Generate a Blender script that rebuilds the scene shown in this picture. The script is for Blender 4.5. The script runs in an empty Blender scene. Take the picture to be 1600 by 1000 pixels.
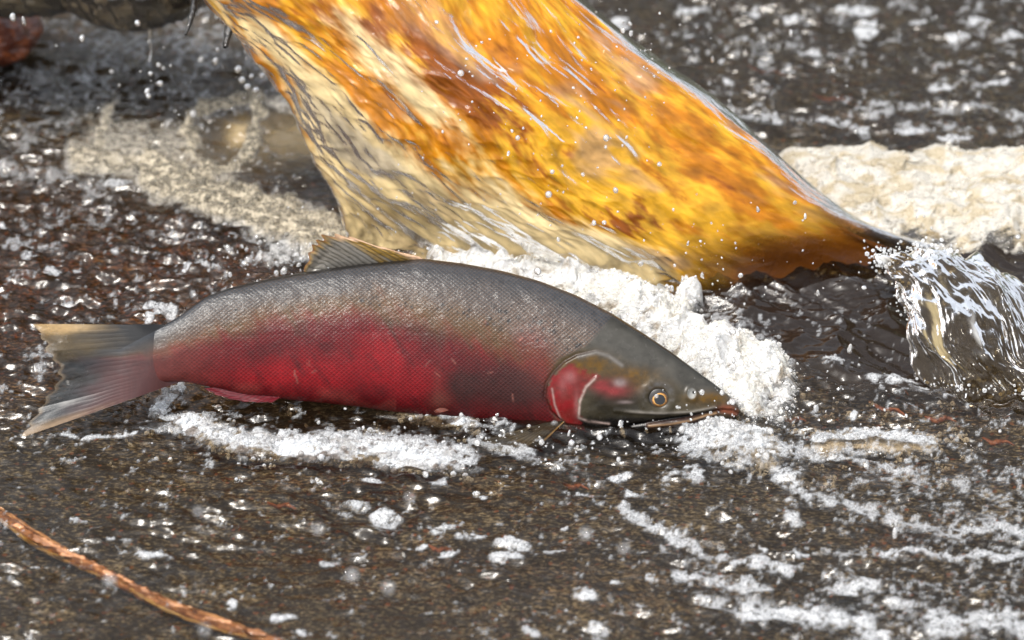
import bpy, math, random
import numpy as np
from mathutils import Vector

# ------------------------------------------------------------------ camera, sky, sun, exposure
S = bpy.context.scene
COL = S.collection
DIST, PITCH, WIDTH = 4.0, math.radians(30.0), 0.95
FOC = 36.0 * DIST / WIDTH
cam_d = bpy.data.cameras.new('camera'); cam = bpy.data.objects.new('camera', cam_d); COL.objects.link(cam)
CPOS = np.array([0.0, -DIST*math.cos(PITCH), DIST*math.sin(PITCH)])
cam.location = CPOS; cam.rotation_euler = (math.pi/2 - PITCH, 0, 0)
cam_d.lens = FOC; cam_d.sensor_width = 36; cam_d.clip_start = 0.05; cam_d.clip_end = 500
cam_d.dof.use_dof = True; cam_d.dof.focus_distance = DIST - 0.13; cam_d.dof.aperture_fstop = 4.5
S.camera = cam

SUN_EL, SUN_AZ = math.radians(62), math.radians(-138)     # azimuth from +Y towards +X (high, front left)
w = bpy.data.worlds.new('World'); S.world = w; w.use_nodes = True
wn = w.node_tree.nodes; wl = w.node_tree.links
sky = wn.new('ShaderNodeTexSky'); sky.sky_type = 'NISHITA'; sky.sun_disc = False
sky.sun_elevation = SUN_EL; sky.sun_rotation = SUN_AZ; sky.dust_density = 4.0; sky.air_density = 1.0
wn['Background'].inputs['Strength'].default_value = 0.15
hsv = wn.new('ShaderNodeHueSaturation'); hsv.inputs['Saturation'].default_value = .30      # thin bright cloud veil greys the blue
wl.new(sky.outputs[0], hsv.inputs['Color']); wl.new(hsv.outputs[0], wn['Background'].inputs['Color'])
sun_d = bpy.data.lights.new('sun', 'SUN'); sun = bpy.data.objects.new('sun', sun_d); COL.objects.link(sun)
sun_d.energy = 1.45; sun_d.angle = math.radians(10); sun_d.color = (1.0, 0.95, 0.87)
sdir = Vector((math.sin(SUN_AZ)*math.cos(SUN_EL), math.cos(SUN_AZ)*math.cos(SUN_EL), math.sin(SUN_EL)))
sun.rotation_euler = sdir.to_track_quat('Z', 'Y').to_euler(); sun.location = (-2, 2, 4)
S.view_settings.view_transform = 'Standard'; S.view_settings.look = 'None'
S.view_settings.gamma = 1; S.view_settings.exposure = 1.1; S.view_settings.use_curve_mapping = False
S.render.engine = 'CYCLES'
S.cycles.use_denoising = True
S.cycles.max_bounces = 8; S.cycles.transparent_max_bounces = 24
S.cycles.glossy_bounces = 4; S.cycles.diffuse_bounces = 3
S.cycles.sample_clamp_indirect = 6

# ------------------------------------------------------------------ maths helpers
R_ = np.array([1.0, 0, 0]); U_ = np.array([0, math.sin(PITCH), math.cos(PITCH)]); N_ = np.array([0, -math.cos(PITCH), math.sin(PITCH)])
K = WIDTH/1600.0
def P(px, py, z=0.0):
    """world point at height z under photo pixel (px,py)"""
    px = np.asarray(px, float); py = np.asarray(py, float); z = np.asarray(z, float)
    a = (px-800)*K/DIST; b = -(py-500)*K/DIST
    d = -N_ + a[..., None]*R_ + b[..., None]*U_
    t = (z - CPOS[2])/d[..., 2]
    return CPOS + d*t[..., None]
def PIX(p):
    q = p - CPOS; dep = -(q @ N_)
    return 800 + (q @ R_)/dep*DIST/K, 500 - (q @ U_)/dep*DIST/K
def sm(a, b, x):
    t = np.clip((x-a)/(b-a), 0, 1); return t*t*(3-2*t)
_tab = {}
def vn(x, y, seed=0):
    """smooth value noise -1..1"""
    if seed not in _tab: _tab[seed] = np.random.default_rng(seed+11).uniform(-1, 1, (256, 256))
    T = _tab[seed]
    xi = np.floor(x).astype(np.int64); yi = np.floor(y).astype(np.int64)
    fx = x-xi; fy = y-yi
    fx = fx*fx*fx*(fx*(fx*6-15)+10); fy = fy*fy*fy*(fy*(fy*6-15)+10)
    x0 = xi & 255; x1 = (xi+1) & 255; y0 = yi & 255; y1 = (yi+1) & 255
    a = T[x0, y0]*(1-fx)+T[x1, y0]*fx; b = T[x0, y1]*(1-fx)+T[x1, y1]*fx
    return a*(1-fy)+b*fy
def fbm(x, y, seed=0, octv=4, rid=False, gain=0.5):
    s = 0; a = 1.0; t = 0
    for o in range(octv):
        c, d = math.cos(0.9*o), math.sin(0.9*o)
        n = vn((x*c-y*d)*2**o+13.7*o, (x*d+y*c)*2**o+7.1*o, seed+o)
        if rid: n = 1-2*np.abs(n)
        s = s+a*n; t += a; a *= gain
    return s/t
def aniso(x, y, ang, lx, ly, seed, octv=3, rid=False, gain=0.5):
    """noise stretched along direction ang: wavelength lx along it, ly across"""
    c, s = math.cos(ang), math.sin(ang)
    u = (x*c+y*s)/lx; v = (-x*s+y*c)/ly
    r = 0; a = 1.0; t = 0
    for o in range(octv):
        n = vn(u*1.9**o+3.3*o, v*2.1**o+9.2*o+0.35*u, seed+o)
        if rid: n = 1-2*np.abs(n)
        r = r+a*n; t += a; a *= gain
    return r/t
def catmull(pts, n):
    pts = np.array(pts, float); m = len(pts)
    t = np.linspace(0, m-1, n); i = np.clip(np.floor(t).astype(int), 0, m-2); f = (t-i)[:, None]
    p0 = pts[np.clip(i-1, 0, m-1)]; p1 = pts[i]; p2 = pts[i+1]; p3 = pts[np.clip(i+2, 0, m-1)]
    p0 = np.where((i == 0)[:, None], 2*p1-p2, p0); p3 = np.where((i == m-2)[:, None], 2*p2-p1, p3)
    return 0.5*((2*p1)+(-p0+p2)*f+(2*p0-5*p1+4*p2-p3)*f*f+(-p0+3*p1-3*p2+p3)*f**3)
def cnet(net, nu, nv):
    """Catmull-Rom surface through net[row][col][3] -> (nv, nu, 3)"""
    rows = np.array([catmull(r, nu) for r in net])
    return np.transpose(np.array([catmull(rows[:, j], nv) for j in range(nu)]), (1, 0, 2))
def dseg(x, y, pts):
    d = np.full(np.shape(x), 1e9)
    for (ax, ay), (bx, by) in zip(pts[:-1], pts[1:]):
        vx, vy = bx-ax, by-ay; L = vx*vx+vy*vy+1e-9
        t = np.clip(((x-ax)*vx+(y-ay)*vy)/L, 0, 1)
        d = np.minimum(d, (x-ax-t*vx)**2+(y-ay-t*vy)**2)
    return np.sqrt(d)
def inpoly(x, y, pts):
    ins = np.zeros(np.shape(x), bool); n = len(pts)
    for i in range(n):
        x0, y0 = pts[i]; x1, y1 = pts[(i+1) % n]
        if y0 == y1: continue
        c = ((y0 > y) != (y1 > y)) & (x < (x1-x0)*(y-y0)/(y1-y0)+x0); ins ^= c
    return ins
def sdpoly(x, y, pts):
    """signed distance, negative inside"""
    d = dseg(x, y, list(pts)+[pts[0]])
    return np.where(inpoly(x, y, pts), -d, d)
def lin(r, g, b):
    f = lambda c: ((c/255+0.055)/1.055)**2.4 if c/255 > 0.04045 else c/255/12.92
    return np.array([f(r), f(g), f(b)])

# ------------------------------------------------------------------ mesh helpers
def raw_mesh(name, V, F):
    V = np.asarray(V, np.float32).reshape(-1, 3); F = np.asarray(F, np.int32)
    m = bpy.data.meshes.new(name); k = F.shape[1]
    m.vertices.add(len(V)); m.vertices.foreach_set('co', V.ravel())
    m.loops.add(F.size); m.loops.foreach_set('vertex_index', F.ravel())
    m.polygons.add(len(F)); m.polygons.foreach_set('loop_start', np.arange(0, F.size, k, dtype=np.int32))
    m.update(calc_edges=True); m.polygons.foreach_set('use_smooth', np.ones(len(F), bool))
    return m
def link(name, mesh, mat=None, parent=None):
    o = bpy.data.objects.new(name, mesh); COL.objects.link(o)
    if mat is not None: mesh.materials.append(mat)
    if parent is not None: o.parent = parent
    return o
def fattr(m, name, v): 
    a = m.attributes.new(name, 'FLOAT', 'POINT'); a.data.foreach_set('value', np.asarray(v, np.float32).ravel())
def cattr(m, name, v):
    v = np.asarray(v, np.float32).reshape(-1, 3); v4 = np.concatenate([v, np.ones((len(v), 1), np.float32)], 1)
    a = m.attributes.new(name, 'FLOAT_COLOR', 'POINT'); a.data.foreach_set('color', v4.ravel())
def gridF(ny, nx, wrap=False, keep=None):
    a = np.arange(ny*nx).reshape(ny, nx)
    if wrap: a = np.concatenate([a, a[:, :1]], 1)
    F = np.stack([a[:-1, :-1], a[:-1, 1:], a[1:, 1:], a[1:, :-1]], -1).reshape(-1, 4)
    if keep is not None:
        k = keep.ravel(); F = F[k[F].any(1)]
    return F
def compact(V, F, *attrs):
    used = np.unique(F); mp = np.full(len(V), -1); mp[used] = np.arange(len(used))
    return (V[used], mp[F]) + tuple(a[used] for a in attrs)
def tag(o, label=None, cat=None, group=None, kind=None):
    for k, v in (('label', label), ('category', cat), ('group', group), ('kind', kind)):
        if v: o[k] = v
    return o
def empty(name, loc=(0, 0, 0)):
    o = bpy.data.objects.new(name, None); COL.objects.link(o); o.location = loc; o.empty_display_size = 0.02
    return o
def grid_normals(G):
    du = np.gradient(G, axis=1); dv = np.gradient(G, axis=0)
    n = np.cross(du, dv); return n/(np.linalg.norm(n, axis=-1, keepdims=True)+1e-12)

# ------------------------------------------------------------------ material helpers
class M:
    def __init__(s, name):
        s.m = bpy.data.materials.new(name); s.m.use_nodes = True
        s.n = s.m.node_tree.nodes; s.l = s.m.node_tree.links; s.n.clear()
        s.out = s.n.new('ShaderNodeOutputMaterial')
    def node(s, t, **kw):
        nd = s.n.new(t)
        for k, v in kw.items():
            if k.startswith('in_'): 
                key = k[3:]; key = int(key) if key.isdigit() else key.replace('_', ' ')
                s.put(v, nd.inputs[key])
            else: setattr(nd, k, v)
        return nd
    def put(s, v, sock):
        if isinstance(v, bpy.types.NodeSocket): s.l.new(v, sock)
        elif isinstance(v, bpy.types.Node): s.l.new(v.outputs[0], sock)
        else:
            if sock.type == 'RGBA' and len(v) == 3: v = (*v, 1)
            sock.default_value = v
    def attr(s, name, fac=False):
        a = s.node('ShaderNodeAttribute', attribute_name=name); return a.outputs['Fac' if fac else 'Color']
    def noise(s, scale, detail=4, rough=.55, vec=None, dist=0.0):
        nd = s.node('ShaderNodeTexNoise', in_Scale=scale, in_Detail=detail, in_Roughness=rough, in_Distortion=dist)
        s.put(vec if vec is not None else s.obj(), nd.inputs['Vector']); return nd.outputs['Fac']
    def obj(s): return s.node('ShaderNodeTexCoord').outputs['Object']
    def mapv(s, scale, rot=(0, 0, 0)):
        return s.node('ShaderNodeMapping', in_Vector=s.obj(), in_Scale=scale, in_Rotation=rot).outputs[0]
    def ramp(s, fac, stops):
        r = s.node('ShaderNodeValToRGB'); s.put(fac, r.inputs[0]); e = r.color_ramp.elements
        while len(e) < len(stops): e.new(.5)
        for i, (p, c) in enumerate(stops): e[i].position = p; e[i].color = (*c, 1) if len(c) == 3 else c
        return r.outputs[0]
    def math(s, op, a, b=0.0, clamp=False):
        nd = s.node('ShaderNodeMath', operation=op, use_clamp=clamp); s.put(a, nd.inputs[0]); s.put(b, nd.inputs[1]); return nd.outputs[0]
    def mix(s, f, a, b, mode='MIX'):
        nd = s.node('ShaderNodeMix', data_type='RGBA', blend_type=mode); s.put(f, nd.inputs[0]); s.put(a, nd.inputs[6]); s.put(b, nd.inputs[7]); return nd.outputs[2]
    def bump(s, h, strength, dist, normal=None):
        b = s.node('ShaderNodeBump', in_Strength=strength, in_Distance=dist); s.put(h, b.inputs['Height'])
        if normal is not None: s.put(normal, b.inputs['Normal'])
        return b.outputs[0]
    def mixs(s, f, a, b):
        nd = s.node('ShaderNodeMixShader'); s.put(f, nd.inputs[0]); s.put(a, nd.inputs[1]); s.put(b, nd.inputs[2]); return nd
    def done(s, sh): s.l.new(sh.outputs[0], s.out.inputs['Surface']); return s.m
    def princ(s, **kw): return s.node('ShaderNodeBsdfPrincipled', **{('in_'+k): v for k, v in kw.items()})

def mat_bed():
    m = M('stone_bed')
    g = m.noise(1, 3, .65, m.mapv((210, 330, 300), (0, 0, .15))); g = m.math('ADD', g, m.math('MULTIPLY', m.math('SUBTRACT', m.noise(26, 3, .6), .5), .35)); g2 = m.noise(60, 5, .6); o = m.attr('orange', True)
    vor = m.node('ShaderNodeTexVoronoi', in_Scale=300.0, in_Vector=m.obj())
    c = m.ramp(g, [(.40, (.002, .0018, .0014)), (.5, (.014, .011, .007)), (.60, (.11, .10, .078)), (.72, (.33, .31, .25))])
    c2 = m.ramp(g, [(.40, (.005, .003, .002)), (.52, (.035, .016, .007)), (.68, (.30, .14, .055))])
    k = m.math('MULTIPLY', o, m.ramp(g2, [(.42, (.15,)*3), (.6, (1,)*3)]), True)
    c = m.mix(k, c, c2)
    c = m.mix(m.ramp(vor.outputs['Color'], [(.86, (0,)*3), (.92, (.55,)*3)]), c, (.28, .09, .03))
    b = m.bump(g, .8, .002)
    return m.done(m.princ(Base_Color=c, Roughness=.6, Normal=b))

def mat_water():
    m = M('tea_stained_water')
    foam = m.attr('foam', True); tone = m.attr('tint'); turb = m.attr('turbid', True)
    h1 = m.noise(1, 3, .6, m.mapv((160, 420, 300), (0, 0, .12)))
    h2 = m.noise(620, 2, .6)
    sm1 = m.attr('calm', True); b = m.node('ShaderNodeBump', in_Distance=.0022); m.put(h1, b.inputs['Height']); m.put(m.math('SUBTRACT', .13, m.math('MULTIPLY', sm1, .1)), b.inputs['Strength']); b = b.outputs[0]
    fr = m.node('ShaderNodeFresnel', in_IOR=1.36); m.put(b, fr.inputs['Normal'])
    tr = m.node('ShaderNodeBsdfTransparent'); m.put(tone, tr.inputs[0])
    body = m.node('ShaderNodeBsdfDiffuse'); m.put(m.attr('bodycol'), body.inputs[0])
    gl = m.node('ShaderNodeBsdfAnisotropic', in_Roughness=.13, in_Color=(1, 1, 1)) ; m.put(b, gl.inputs['Normal'])
    base = m.mixs(turb, tr, body)
    wtr = m.mixs(fr.outputs[0], base, gl)
    n = m.noise(900, 3, .7)
    fcol = m.attr('foamcol')
    fo = m.princ(Base_Color=fcol, Roughness=.35, Normal=m.bump(n, .8, .002))
    f = m.math('MULTIPLY', foam, m.ramp(n, [(.35, (.35,)*3), (.6, (1.3,)*3)]), True)
    return m.done(m.mixs(f, wtr, fo))

def mat_froth(name='foam_bubble_film', rough=.22, tr=.25):
    m = M(name)
    c = m.attr('fcol')
    p = m.princ(Base_Color=c, Roughness=rough, IOR=1.4)
    t = m.node('ShaderNodeBsdfTransparent')
    lw = m.node('ShaderNodeLayerWeight', in_Blend=.35)
    f = m.math('MULTIPLY', m.math('SUBTRACT', 1.0, lw.outputs['Facing']), tr*1.6, True)
    return m.done(m.mixs(f, p, t))

def mat_mound():
    m = M('churned_foam')
    c = m.attr('col'); vo = m.node('ShaderNodeTexVoronoi', in_Scale=260.0, feature='F1', in_Vector=m.obj())
    n = m.noise(1, 6, .68, m.mapv((85, 210, 180), (0, 0, .5)), dist=2.2)
    b = m.bump(n, .8, .0038); b = m.bump(vo.outputs['Distance'], .2, .0015, b)
    wv = m.noise(70, 3, .6)
    v2 = m.node('ShaderNodeTexVoronoi', in_Scale=150.0, feature='DISTANCE_TO_EDGE', in_Randomness=1.0)
    vm = m.node('ShaderNodeVectorMath', operation='ADD'); nc = m.node('ShaderNodeTexNoise', in_Scale=120.0, in_Detail=4, in_Vector=m.obj())
    sc_ = m.node('ShaderNodeVectorMath', operation='SCALE'); sc_.inputs['Scale'].default_value = .022
    m.put(nc.outputs['Color'], sc_.inputs[0]); m.put(m.obj(), vm.inputs[0]); m.put(sc_.outputs[0], vm.inputs[1]); m.put(vm.outputs[0], v2.inputs['Vector'])
    vein = m.ramp(v2.outputs['Distance'], [(.0, (1,)*3), (.09, (0,)*3)])
    c = m.mix(m.math('MULTIPLY', vein, m.ramp(wv, [(.4, (.25,)*3), (.62, (.95,)*3)])), c, m.mix(1.0, c, (.5, .46, .40), 'MULTIPLY'))
    b = m.bump(v2.outputs['Distance'], .5, .003, b)
    p = m.princ(Base_Color=c, Roughness=.18, Normal=b, Specular_IOR_Level=.8, Subsurface_Weight=.2, Subsurface_Radius=(1.0, .9, .75), Subsurface_Scale=.003)
    tl = m.node('ShaderNodeBsdfTranslucent'); m.put(c, tl.inputs[0])
    tr = m.node('ShaderNodeBsdfTransparent', in_Color=(.86, .84, .8)); gl = m.node('ShaderNodeBsdfAnisotropic', in_Roughness=.12); m.put(b, gl.inputs['Normal'])
    wet = m.mixs(.12, tr, gl)
    fz = m.math('ADD', m.attr('dense', True), m.math('MULTIPLY', m.math('SUBTRACT', n, .5), 1.6))
    return m.done(m.mixs(m.ramp(fz, [(.25, (0,)*3), (.75, (1,)*3)]), wet, m.mixs(.2, p, tl)))

def mat_fall():
    m = M('amber_falling_water')
    c = m.attr('col')
    h = m.noise(1, 4, .6, m.attr('flow'))
    b = m.bump(h, .34, .0026)
    body = m.princ(Base_Color=c, Roughness=.5, IOR=1.33, Normal=b, Specular_IOR_Level=.1)
    tl = m.node('ShaderNodeBsdfTranslucent'); m.put(c, tl.inputs[0]); m.put(b, tl.inputs['Normal'])
    tr = m.node('ShaderNodeBsdfTransparent'); m.put(m.mix(.5, c, (1, .8, .45)), tr.inputs[0])
    s = m.mixs(.3, body, tl)
    s = m.mixs(m.attr('clear', True), s, tr)
    fr = m.node('ShaderNodeFresnel', in_IOR=1.27); m.put(b, fr.inputs['Normal'])
    gl = m.node('ShaderNodeBsdfAnisotropic', in_Roughness=.04, in_Color=(1, 1, 1)); m.put(b, gl.inputs['Normal'])
    return m.done(m.mixs(fr.outputs[0], s, gl))

def mat_drop():
    m = M('clear_droplet')
    fr = m.node('ShaderNodeFresnel', in_IOR=1.5)
    tr = m.node('ShaderNodeBsdfTransparent', in_Color=(.93, .93, .93))
    gl = m.node('ShaderNodeBsdfAnisotropic', in_Roughness=.05, in_Color=(1, 1, 1))
    rf = m.node('ShaderNodeBsdfRefraction', in_Roughness=.02, in_IOR=1.33)
    df = m.node('ShaderNodeBsdfDiffuse', in_Color=(.75, .75, .74))
    s = m.mixs(.5, tr, rf); s = m.mixs(.3, s, df)
    return m.done(m.mixs(m.math('MULTIPLY', fr.outputs[0], 1.8, True), s, gl))

def mat_fish():
    m = M('salmon_skin')
    c = m.attr('col'); uv = m.attr('sc'); scl = m.attr('scale_amt', True)
    sep = m.node('ShaderNodeSeparateXYZ'); m.put(uv, sep.inputs[0])
    # diamond lattice of scales
    a = m.math('ADD', sep.outputs[0], sep.outputs[1]); b_ = m.math('SUBTRACT', sep.outputs[0], sep.outputs[1])
    sa = m.math('ABSOLUTE', m.math('SINE', m.math('MULTIPLY', a, math.pi))); sb = m.math('ABSOLUTE', m.math('SINE', m.math('MULTIPLY', b_, math.pi)))
    h = m.math('MULTIPLY', sa, sb); h = m.math('POWER', h, .6)
    edge = m.ramp(h, [(.25, (1,)*3), (.7, (0,)*3)])
    ef = m.math('MULTIPLY', m.math('MULTIPLY', edge, scl), .55)
    ecol = m.mix(1.0, c, (1.9, 1.25, .8), 'MULTIPLY')
    c = m.mix(ef, c, ecol)
    dark = m.mix(1.0, c, (.6, .6, .62), 'MULTIPLY'); c = m.mix(m.math('MULTIPLY', m.math('POWER', h, 2.0), m.math('MULTIPLY', scl, .28)), c, dark)
    hh = m.math('MULTIPLY', h, scl)
    n = m.noise(700, 3, .6)
    b = m.bump(hh, .4, .0007); b = m.bump(n, .15, .0008, b)
    p = m.princ(Base_Color=c, Roughness=m.attr('rough', True), Normal=b, Specular_IOR_Level=.2, Coat_Weight=m.attr('coat', True), Coat_Roughness=.16, Coat_Normal=m.bump(m.noise(1, 4, .6, m.mapv((70, 110, 150))), .7, .004))
    return m.done(p)
def mat_col(name, rough=.4, bumps=(300, .3, .001), coat=0.0, spec=.5):
    m = M(name); c = m.attr('col'); b = m.bump(m.noise(bumps[0], 4, .6), bumps[1], bumps[2])
    return m.done(m.princ(Base_Color=c, Roughness=rough, Normal=b, Coat_Weight=coat, Coat_Roughness=.08, Specular_IOR_Level=spec))
def mat_plain(name, col, rough=.4, coat=0.0, scale=200):
    m = M(name); n = m.noise(scale, 3, .6); c = m.mix(n, tuple(x*.6 for x in col), tuple(min(1, x*1.35) for x in col))
    return m.done(m.princ(Base_Color=c, Roughness=rough, Coat_Weight=coat, Coat_Roughness=.03, Normal=m.bump(n, .3, .0006)))
MAT = dict(bed=mat_bed(), water=mat_water(), froth=mat_froth(tr=.5), glass=mat_froth('wet_bubble_film', .08, .5), mound=mat_mound(), fall=mat_fall(), drop=mat_drop(), fish=mat_fish())

# ------------------------------------------------------------------ foam plan (photo pixels on the ground plane -> real places)
STROKES = [([(1120,510),(1185,540),(1225,585),(1210,640)], 20, .62, 0), ([(1060,470),(1100,480),(1150,500)], 10, .5, 0),  # points, half width px, strength, cream 0..1
 ([(262,640),(300,668),(370,690),(440,692),(520,690),(590,694),(660,700),(730,716)], 19, .95, 0),
 ([(380,700),(470,712),(600,706),(700,722)], 9, .6, 0),
 ([(740,690),(800,706),(860,722),(900,722)], 11, .65, 0),
 ([(240,640),(262,612),(285,600)], 7, .8, 0), ([(90,684),(150,682),(250,674)], 2.5, .9, 0),
 ([(580,625),(640,640),(700,655),(760,668),(800,672)], 9, .75, 0),
 ([(1080,690),(1130,690),(1190,700)], 26, .9, 0), ([(1190,700),(1260,712),(1330,722),(1420,735)], 10, .7, 0),
 ([(1280,688),(1350,680),(1455,690)], 12, 1.0, 0), ([(1300,714),(1400,706),(1460,700)], 6, .6, 0),
 ([(1040,748),(1075,738),(1090,748)], 8, .85, 0), ([(1140,735),(1165,735)], 10, .7, 0),
 ([(1215,745),(1240,755),(1255,775)], 14, .8, 0), ([(1232,790),(1245,825)], 9, .8, 0),
 ([(1255,775),(1310,785),(1350,800),(1400,815),(1460,828),(1540,826),(1600,830)], 10, .75, 0),
 ([(1340,755),(1420,745),(1500,760),(1600,740)], 6, .5, 0), ([(1500,770),(1570,775)], 9, .5, 0),
 ([(975,795),(1000,812),(1035,825),(1060,845),(1100,862),(1150,886),(1230,892)], 9, .85, 0),
 ([(1060,900),(1120,905),(1160,918),(1200,930)], 10, .85, 0), ([(1090,935),(1140,950)], 8, .7, 0),
 ([(1160,955),(1240,958),(1320,972),(1380,992)], 16, 1.0, 0), ([(1280,918),(1350,915),(1370,925)], 9, .9, 0),
 ([(1390,945),(1420,955)], 10, .7, 0), ([(1380,866),(1450,864),(1520,870),(1600,862)], 7, .85, 0),
 ([(1460,975),(1520,972),(1600,978)], 16, .9, 0), ([(1480,800),(1600,812)], 5, .5, 0),
 ([(1310,870),(1345,872)], 6, .6, 0), ([(900,925),(930,930)], 7, .7, 0), ([(925,985),(945,990)], 9, .8, 0),
 # back water
 ([(1110,178),(1200,183),(1290,186),(1350,200)], 9, .8, 0), ([(1330,175),(1440,160),(1520,168),(1600,180)], 9, .6, 0),
 ([(1400,195),(1600,205)], 6, .5, 0),
 # left pool
 ([(0,215),(60,230),(150,235)], 22, .35, .1), ([(0,265),(70,275),(150,300)], 20, .45, .1), ([(60,195),(120,190)], 10, .3, .1),
 ([(180,70),(280,65),(400,110)], 26, .42, .0), ([(160,225),(250,245),(330,300)], 34, .5, .7), ([(540,345),(600,380)], 8, .2, .4), ([(0,110),(100,120),(210,105)], 22, .4, 0), ([(80,150),(200,150)], 20, .3, 0),
 ([(430,400),(480,390),(500,405)], 20, .8, .2), ([(390,370),(450,395)], 14, .5, .2),
 ([(230,503),(250,492),(272,487)], 5, 1, 0), ([(20,440),(60,425)], 9, .5, 0), ([(80,350),(200,340),(300,370)], 18, .3, 0),
 ([(0,380),(120,395)], 7, .4, 0), ([(40,560),(75,550),(60,585)], 9, .6, 0),
 ([(230,680),(330,650)], 7, .4, 0),
]
CREAM = [([(168,262),(150,238),(158,205),(172,172)], 12, .75), ([(120,248),(180,258),(250,272)], 15, .8), ([(240,270),(320,300),(400,330),(465,352),(515,372)], 23, 1.3), ([(180,235),(250,245),(300,290)], 30, .62),
         ([(205,205),(240,222),(290,235)], 16, .55), ([(292,205),(300,184),(335,166),(378,160),(402,150)], 9, 1.1), ([(398,150),(403,185),(396,225),(380,252),(352,272),(318,272)], 11, 1.15), ([(300,215),(300,245),(322,268)], 9, .9), ([(410,160),(440,170),(490,180)], 10, .5)]
FLECK = [(585,747,20,6),(689,755,20,8),(552,790,20,6),(606,812,24,11),(690,826,22,6),(735,840,22,6),(792,846,22,7),(788,872,30,8),(812,852,16,8),(862,865,22,4),(755,778,10,4),
 (515,883,14,7),(700,868,18,5),(660,855,12,4),(915,930,18,9),(965,745,22,6),(905,770,9,5),(990,772,12,5),(880,830,8,4),(830,985,14,7),(440,968,26,8),(470,985,9,5),(365,945,10,6),
 (240,873,34,6),(60,890,9,5),(170,845,14,4),(120,815,14,4),(1000,950,10,5),(1020,905,12,5),(960,910,9,4),(1250,870,10,5),(1190,860,8,4),(640,720,10,4),
 (1262,86,24,8),(1342,18,40,7),(1165,66,14,7),(970,40,20,14),(1078,22,20,6),(1175,22,20,5),(1430,38,16,8),(1520,38,30,8),(1500,60,24,6),(1355,40,14,8),(1355,55,22,6),(1140,130,8,4),(1200,131,6,3),(1128,92,6,4),(1470,140,30,5),(1560,130,24,6),(1420,205,30,6),(1490,215,30,5),(1240,35,10,5),(1080,60,12,4),(1585,60,20,6),
 (45,405,20,8),(75,425,16,7),(185,290,24,6),(10,355,12,6),(130,120,16,8),(240,480,22,5),(330,420,26,5),(120,420,12,5),(100,475,26,5),(180,398,14,3),(290,425,5,4),(405,405,5,5),(385,412,4,4),
 (1330,650,8,5),(1240,620,14,6),(1390,600,40,8),(1300,575,20,5),(1440,610,16,5)]
def foam_mask(x, y, px, py, fine=True):
    """foam amount and creaminess for ground points"""
    wob = 12*fbm(px/30, py/13, 60, 4, gain=.65); wob2 = 8*fbm(px/34+5, py/20, 64, 3)
    f = np.zeros_like(px); cr = np.zeros_like(px)
    for pts, wd, st, c in STROKES:
        bx = [p[0] for p in pts]; by = [p[1] for p in pts]
        s = (px > min(bx)-3*wd-30) & (px < max(bx)+3*wd+30) & (py > min(by)-2.5*wd-25) & (py < max(by)+2.5*wd+25)
        if not s.any(): continue
        d = dseg(px[s], (py[s]+wob2[s])*1.0, pts)+wob[s]*min(1, wd/9)
        v = st*(1-sm(.2*wd, 1.6*wd, d))
        f[s] = np.maximum(f[s], v); cr[s] = np.maximum(cr[s], c*(v > .02))
    for cx, cy, rx, ry in FLECK:
        s = (np.abs(px-cx) < rx*2+20) & (np.abs(py-cy) < ry*2+16)
        if not s.any(): continue
        d = np.sqrt(((px[s]-cx+wob2[s]*1.5)/rx)**2+((py[s]-cy+wob[s]*.6)/ry)**2)
        f[s] = np.maximum(f[s], .95*(1-sm(.6, 1.15, d)))
    for pts, wd, st in CREAM:
        d = dseg(px, py, pts)+wob*1.1
        v = st*(1-sm(.5*wd, (1.4 if wd < 13 else 2.1)*wd, d)); f = np.maximum(f, v); cr = np.maximum(cr, np.clip(v*1.2, 0, 1))
    hole = ((px-348+wob)/34)**2+((py-224-(px-348)*-.35)/26)**2
    f = f*sm(.75, 1.05, hole)
    # broken texture
    n = fbm(px/13, py/6, 70, 3); n2 = fbm(px/40, py/18, 76, 3)
    # loose specks everywhere, denser to the right and lower right
    den = .10+.32*sm(700, 1600, px)*sm(560, 800, py)+.2*sm(230, 60, py)*sm(900, 1200, px)+.16*sm(520, 300, px)*sm(560, 400, py)
    den = den+.18*sm(300, 120, py)*sm(560, 300, px)
    sp = sm(.52, .75, fbm(px/9+31, py/4.2, 80, 2)*.75+n2*.5+den)
    br_ = fbm(px/7, py/3.2, 72, 3, gain=.6)
    f = np.maximum(f*sm(-.35, .25, .8*n+.7*br_+np.clip(f, 0, 1.3)*.9-.55+.5*np.clip(cr, 0, 1)), .45*sp*sm(-.3, .3, br_+.1))
    return np.clip(f, 0, 1.3), cr

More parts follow.
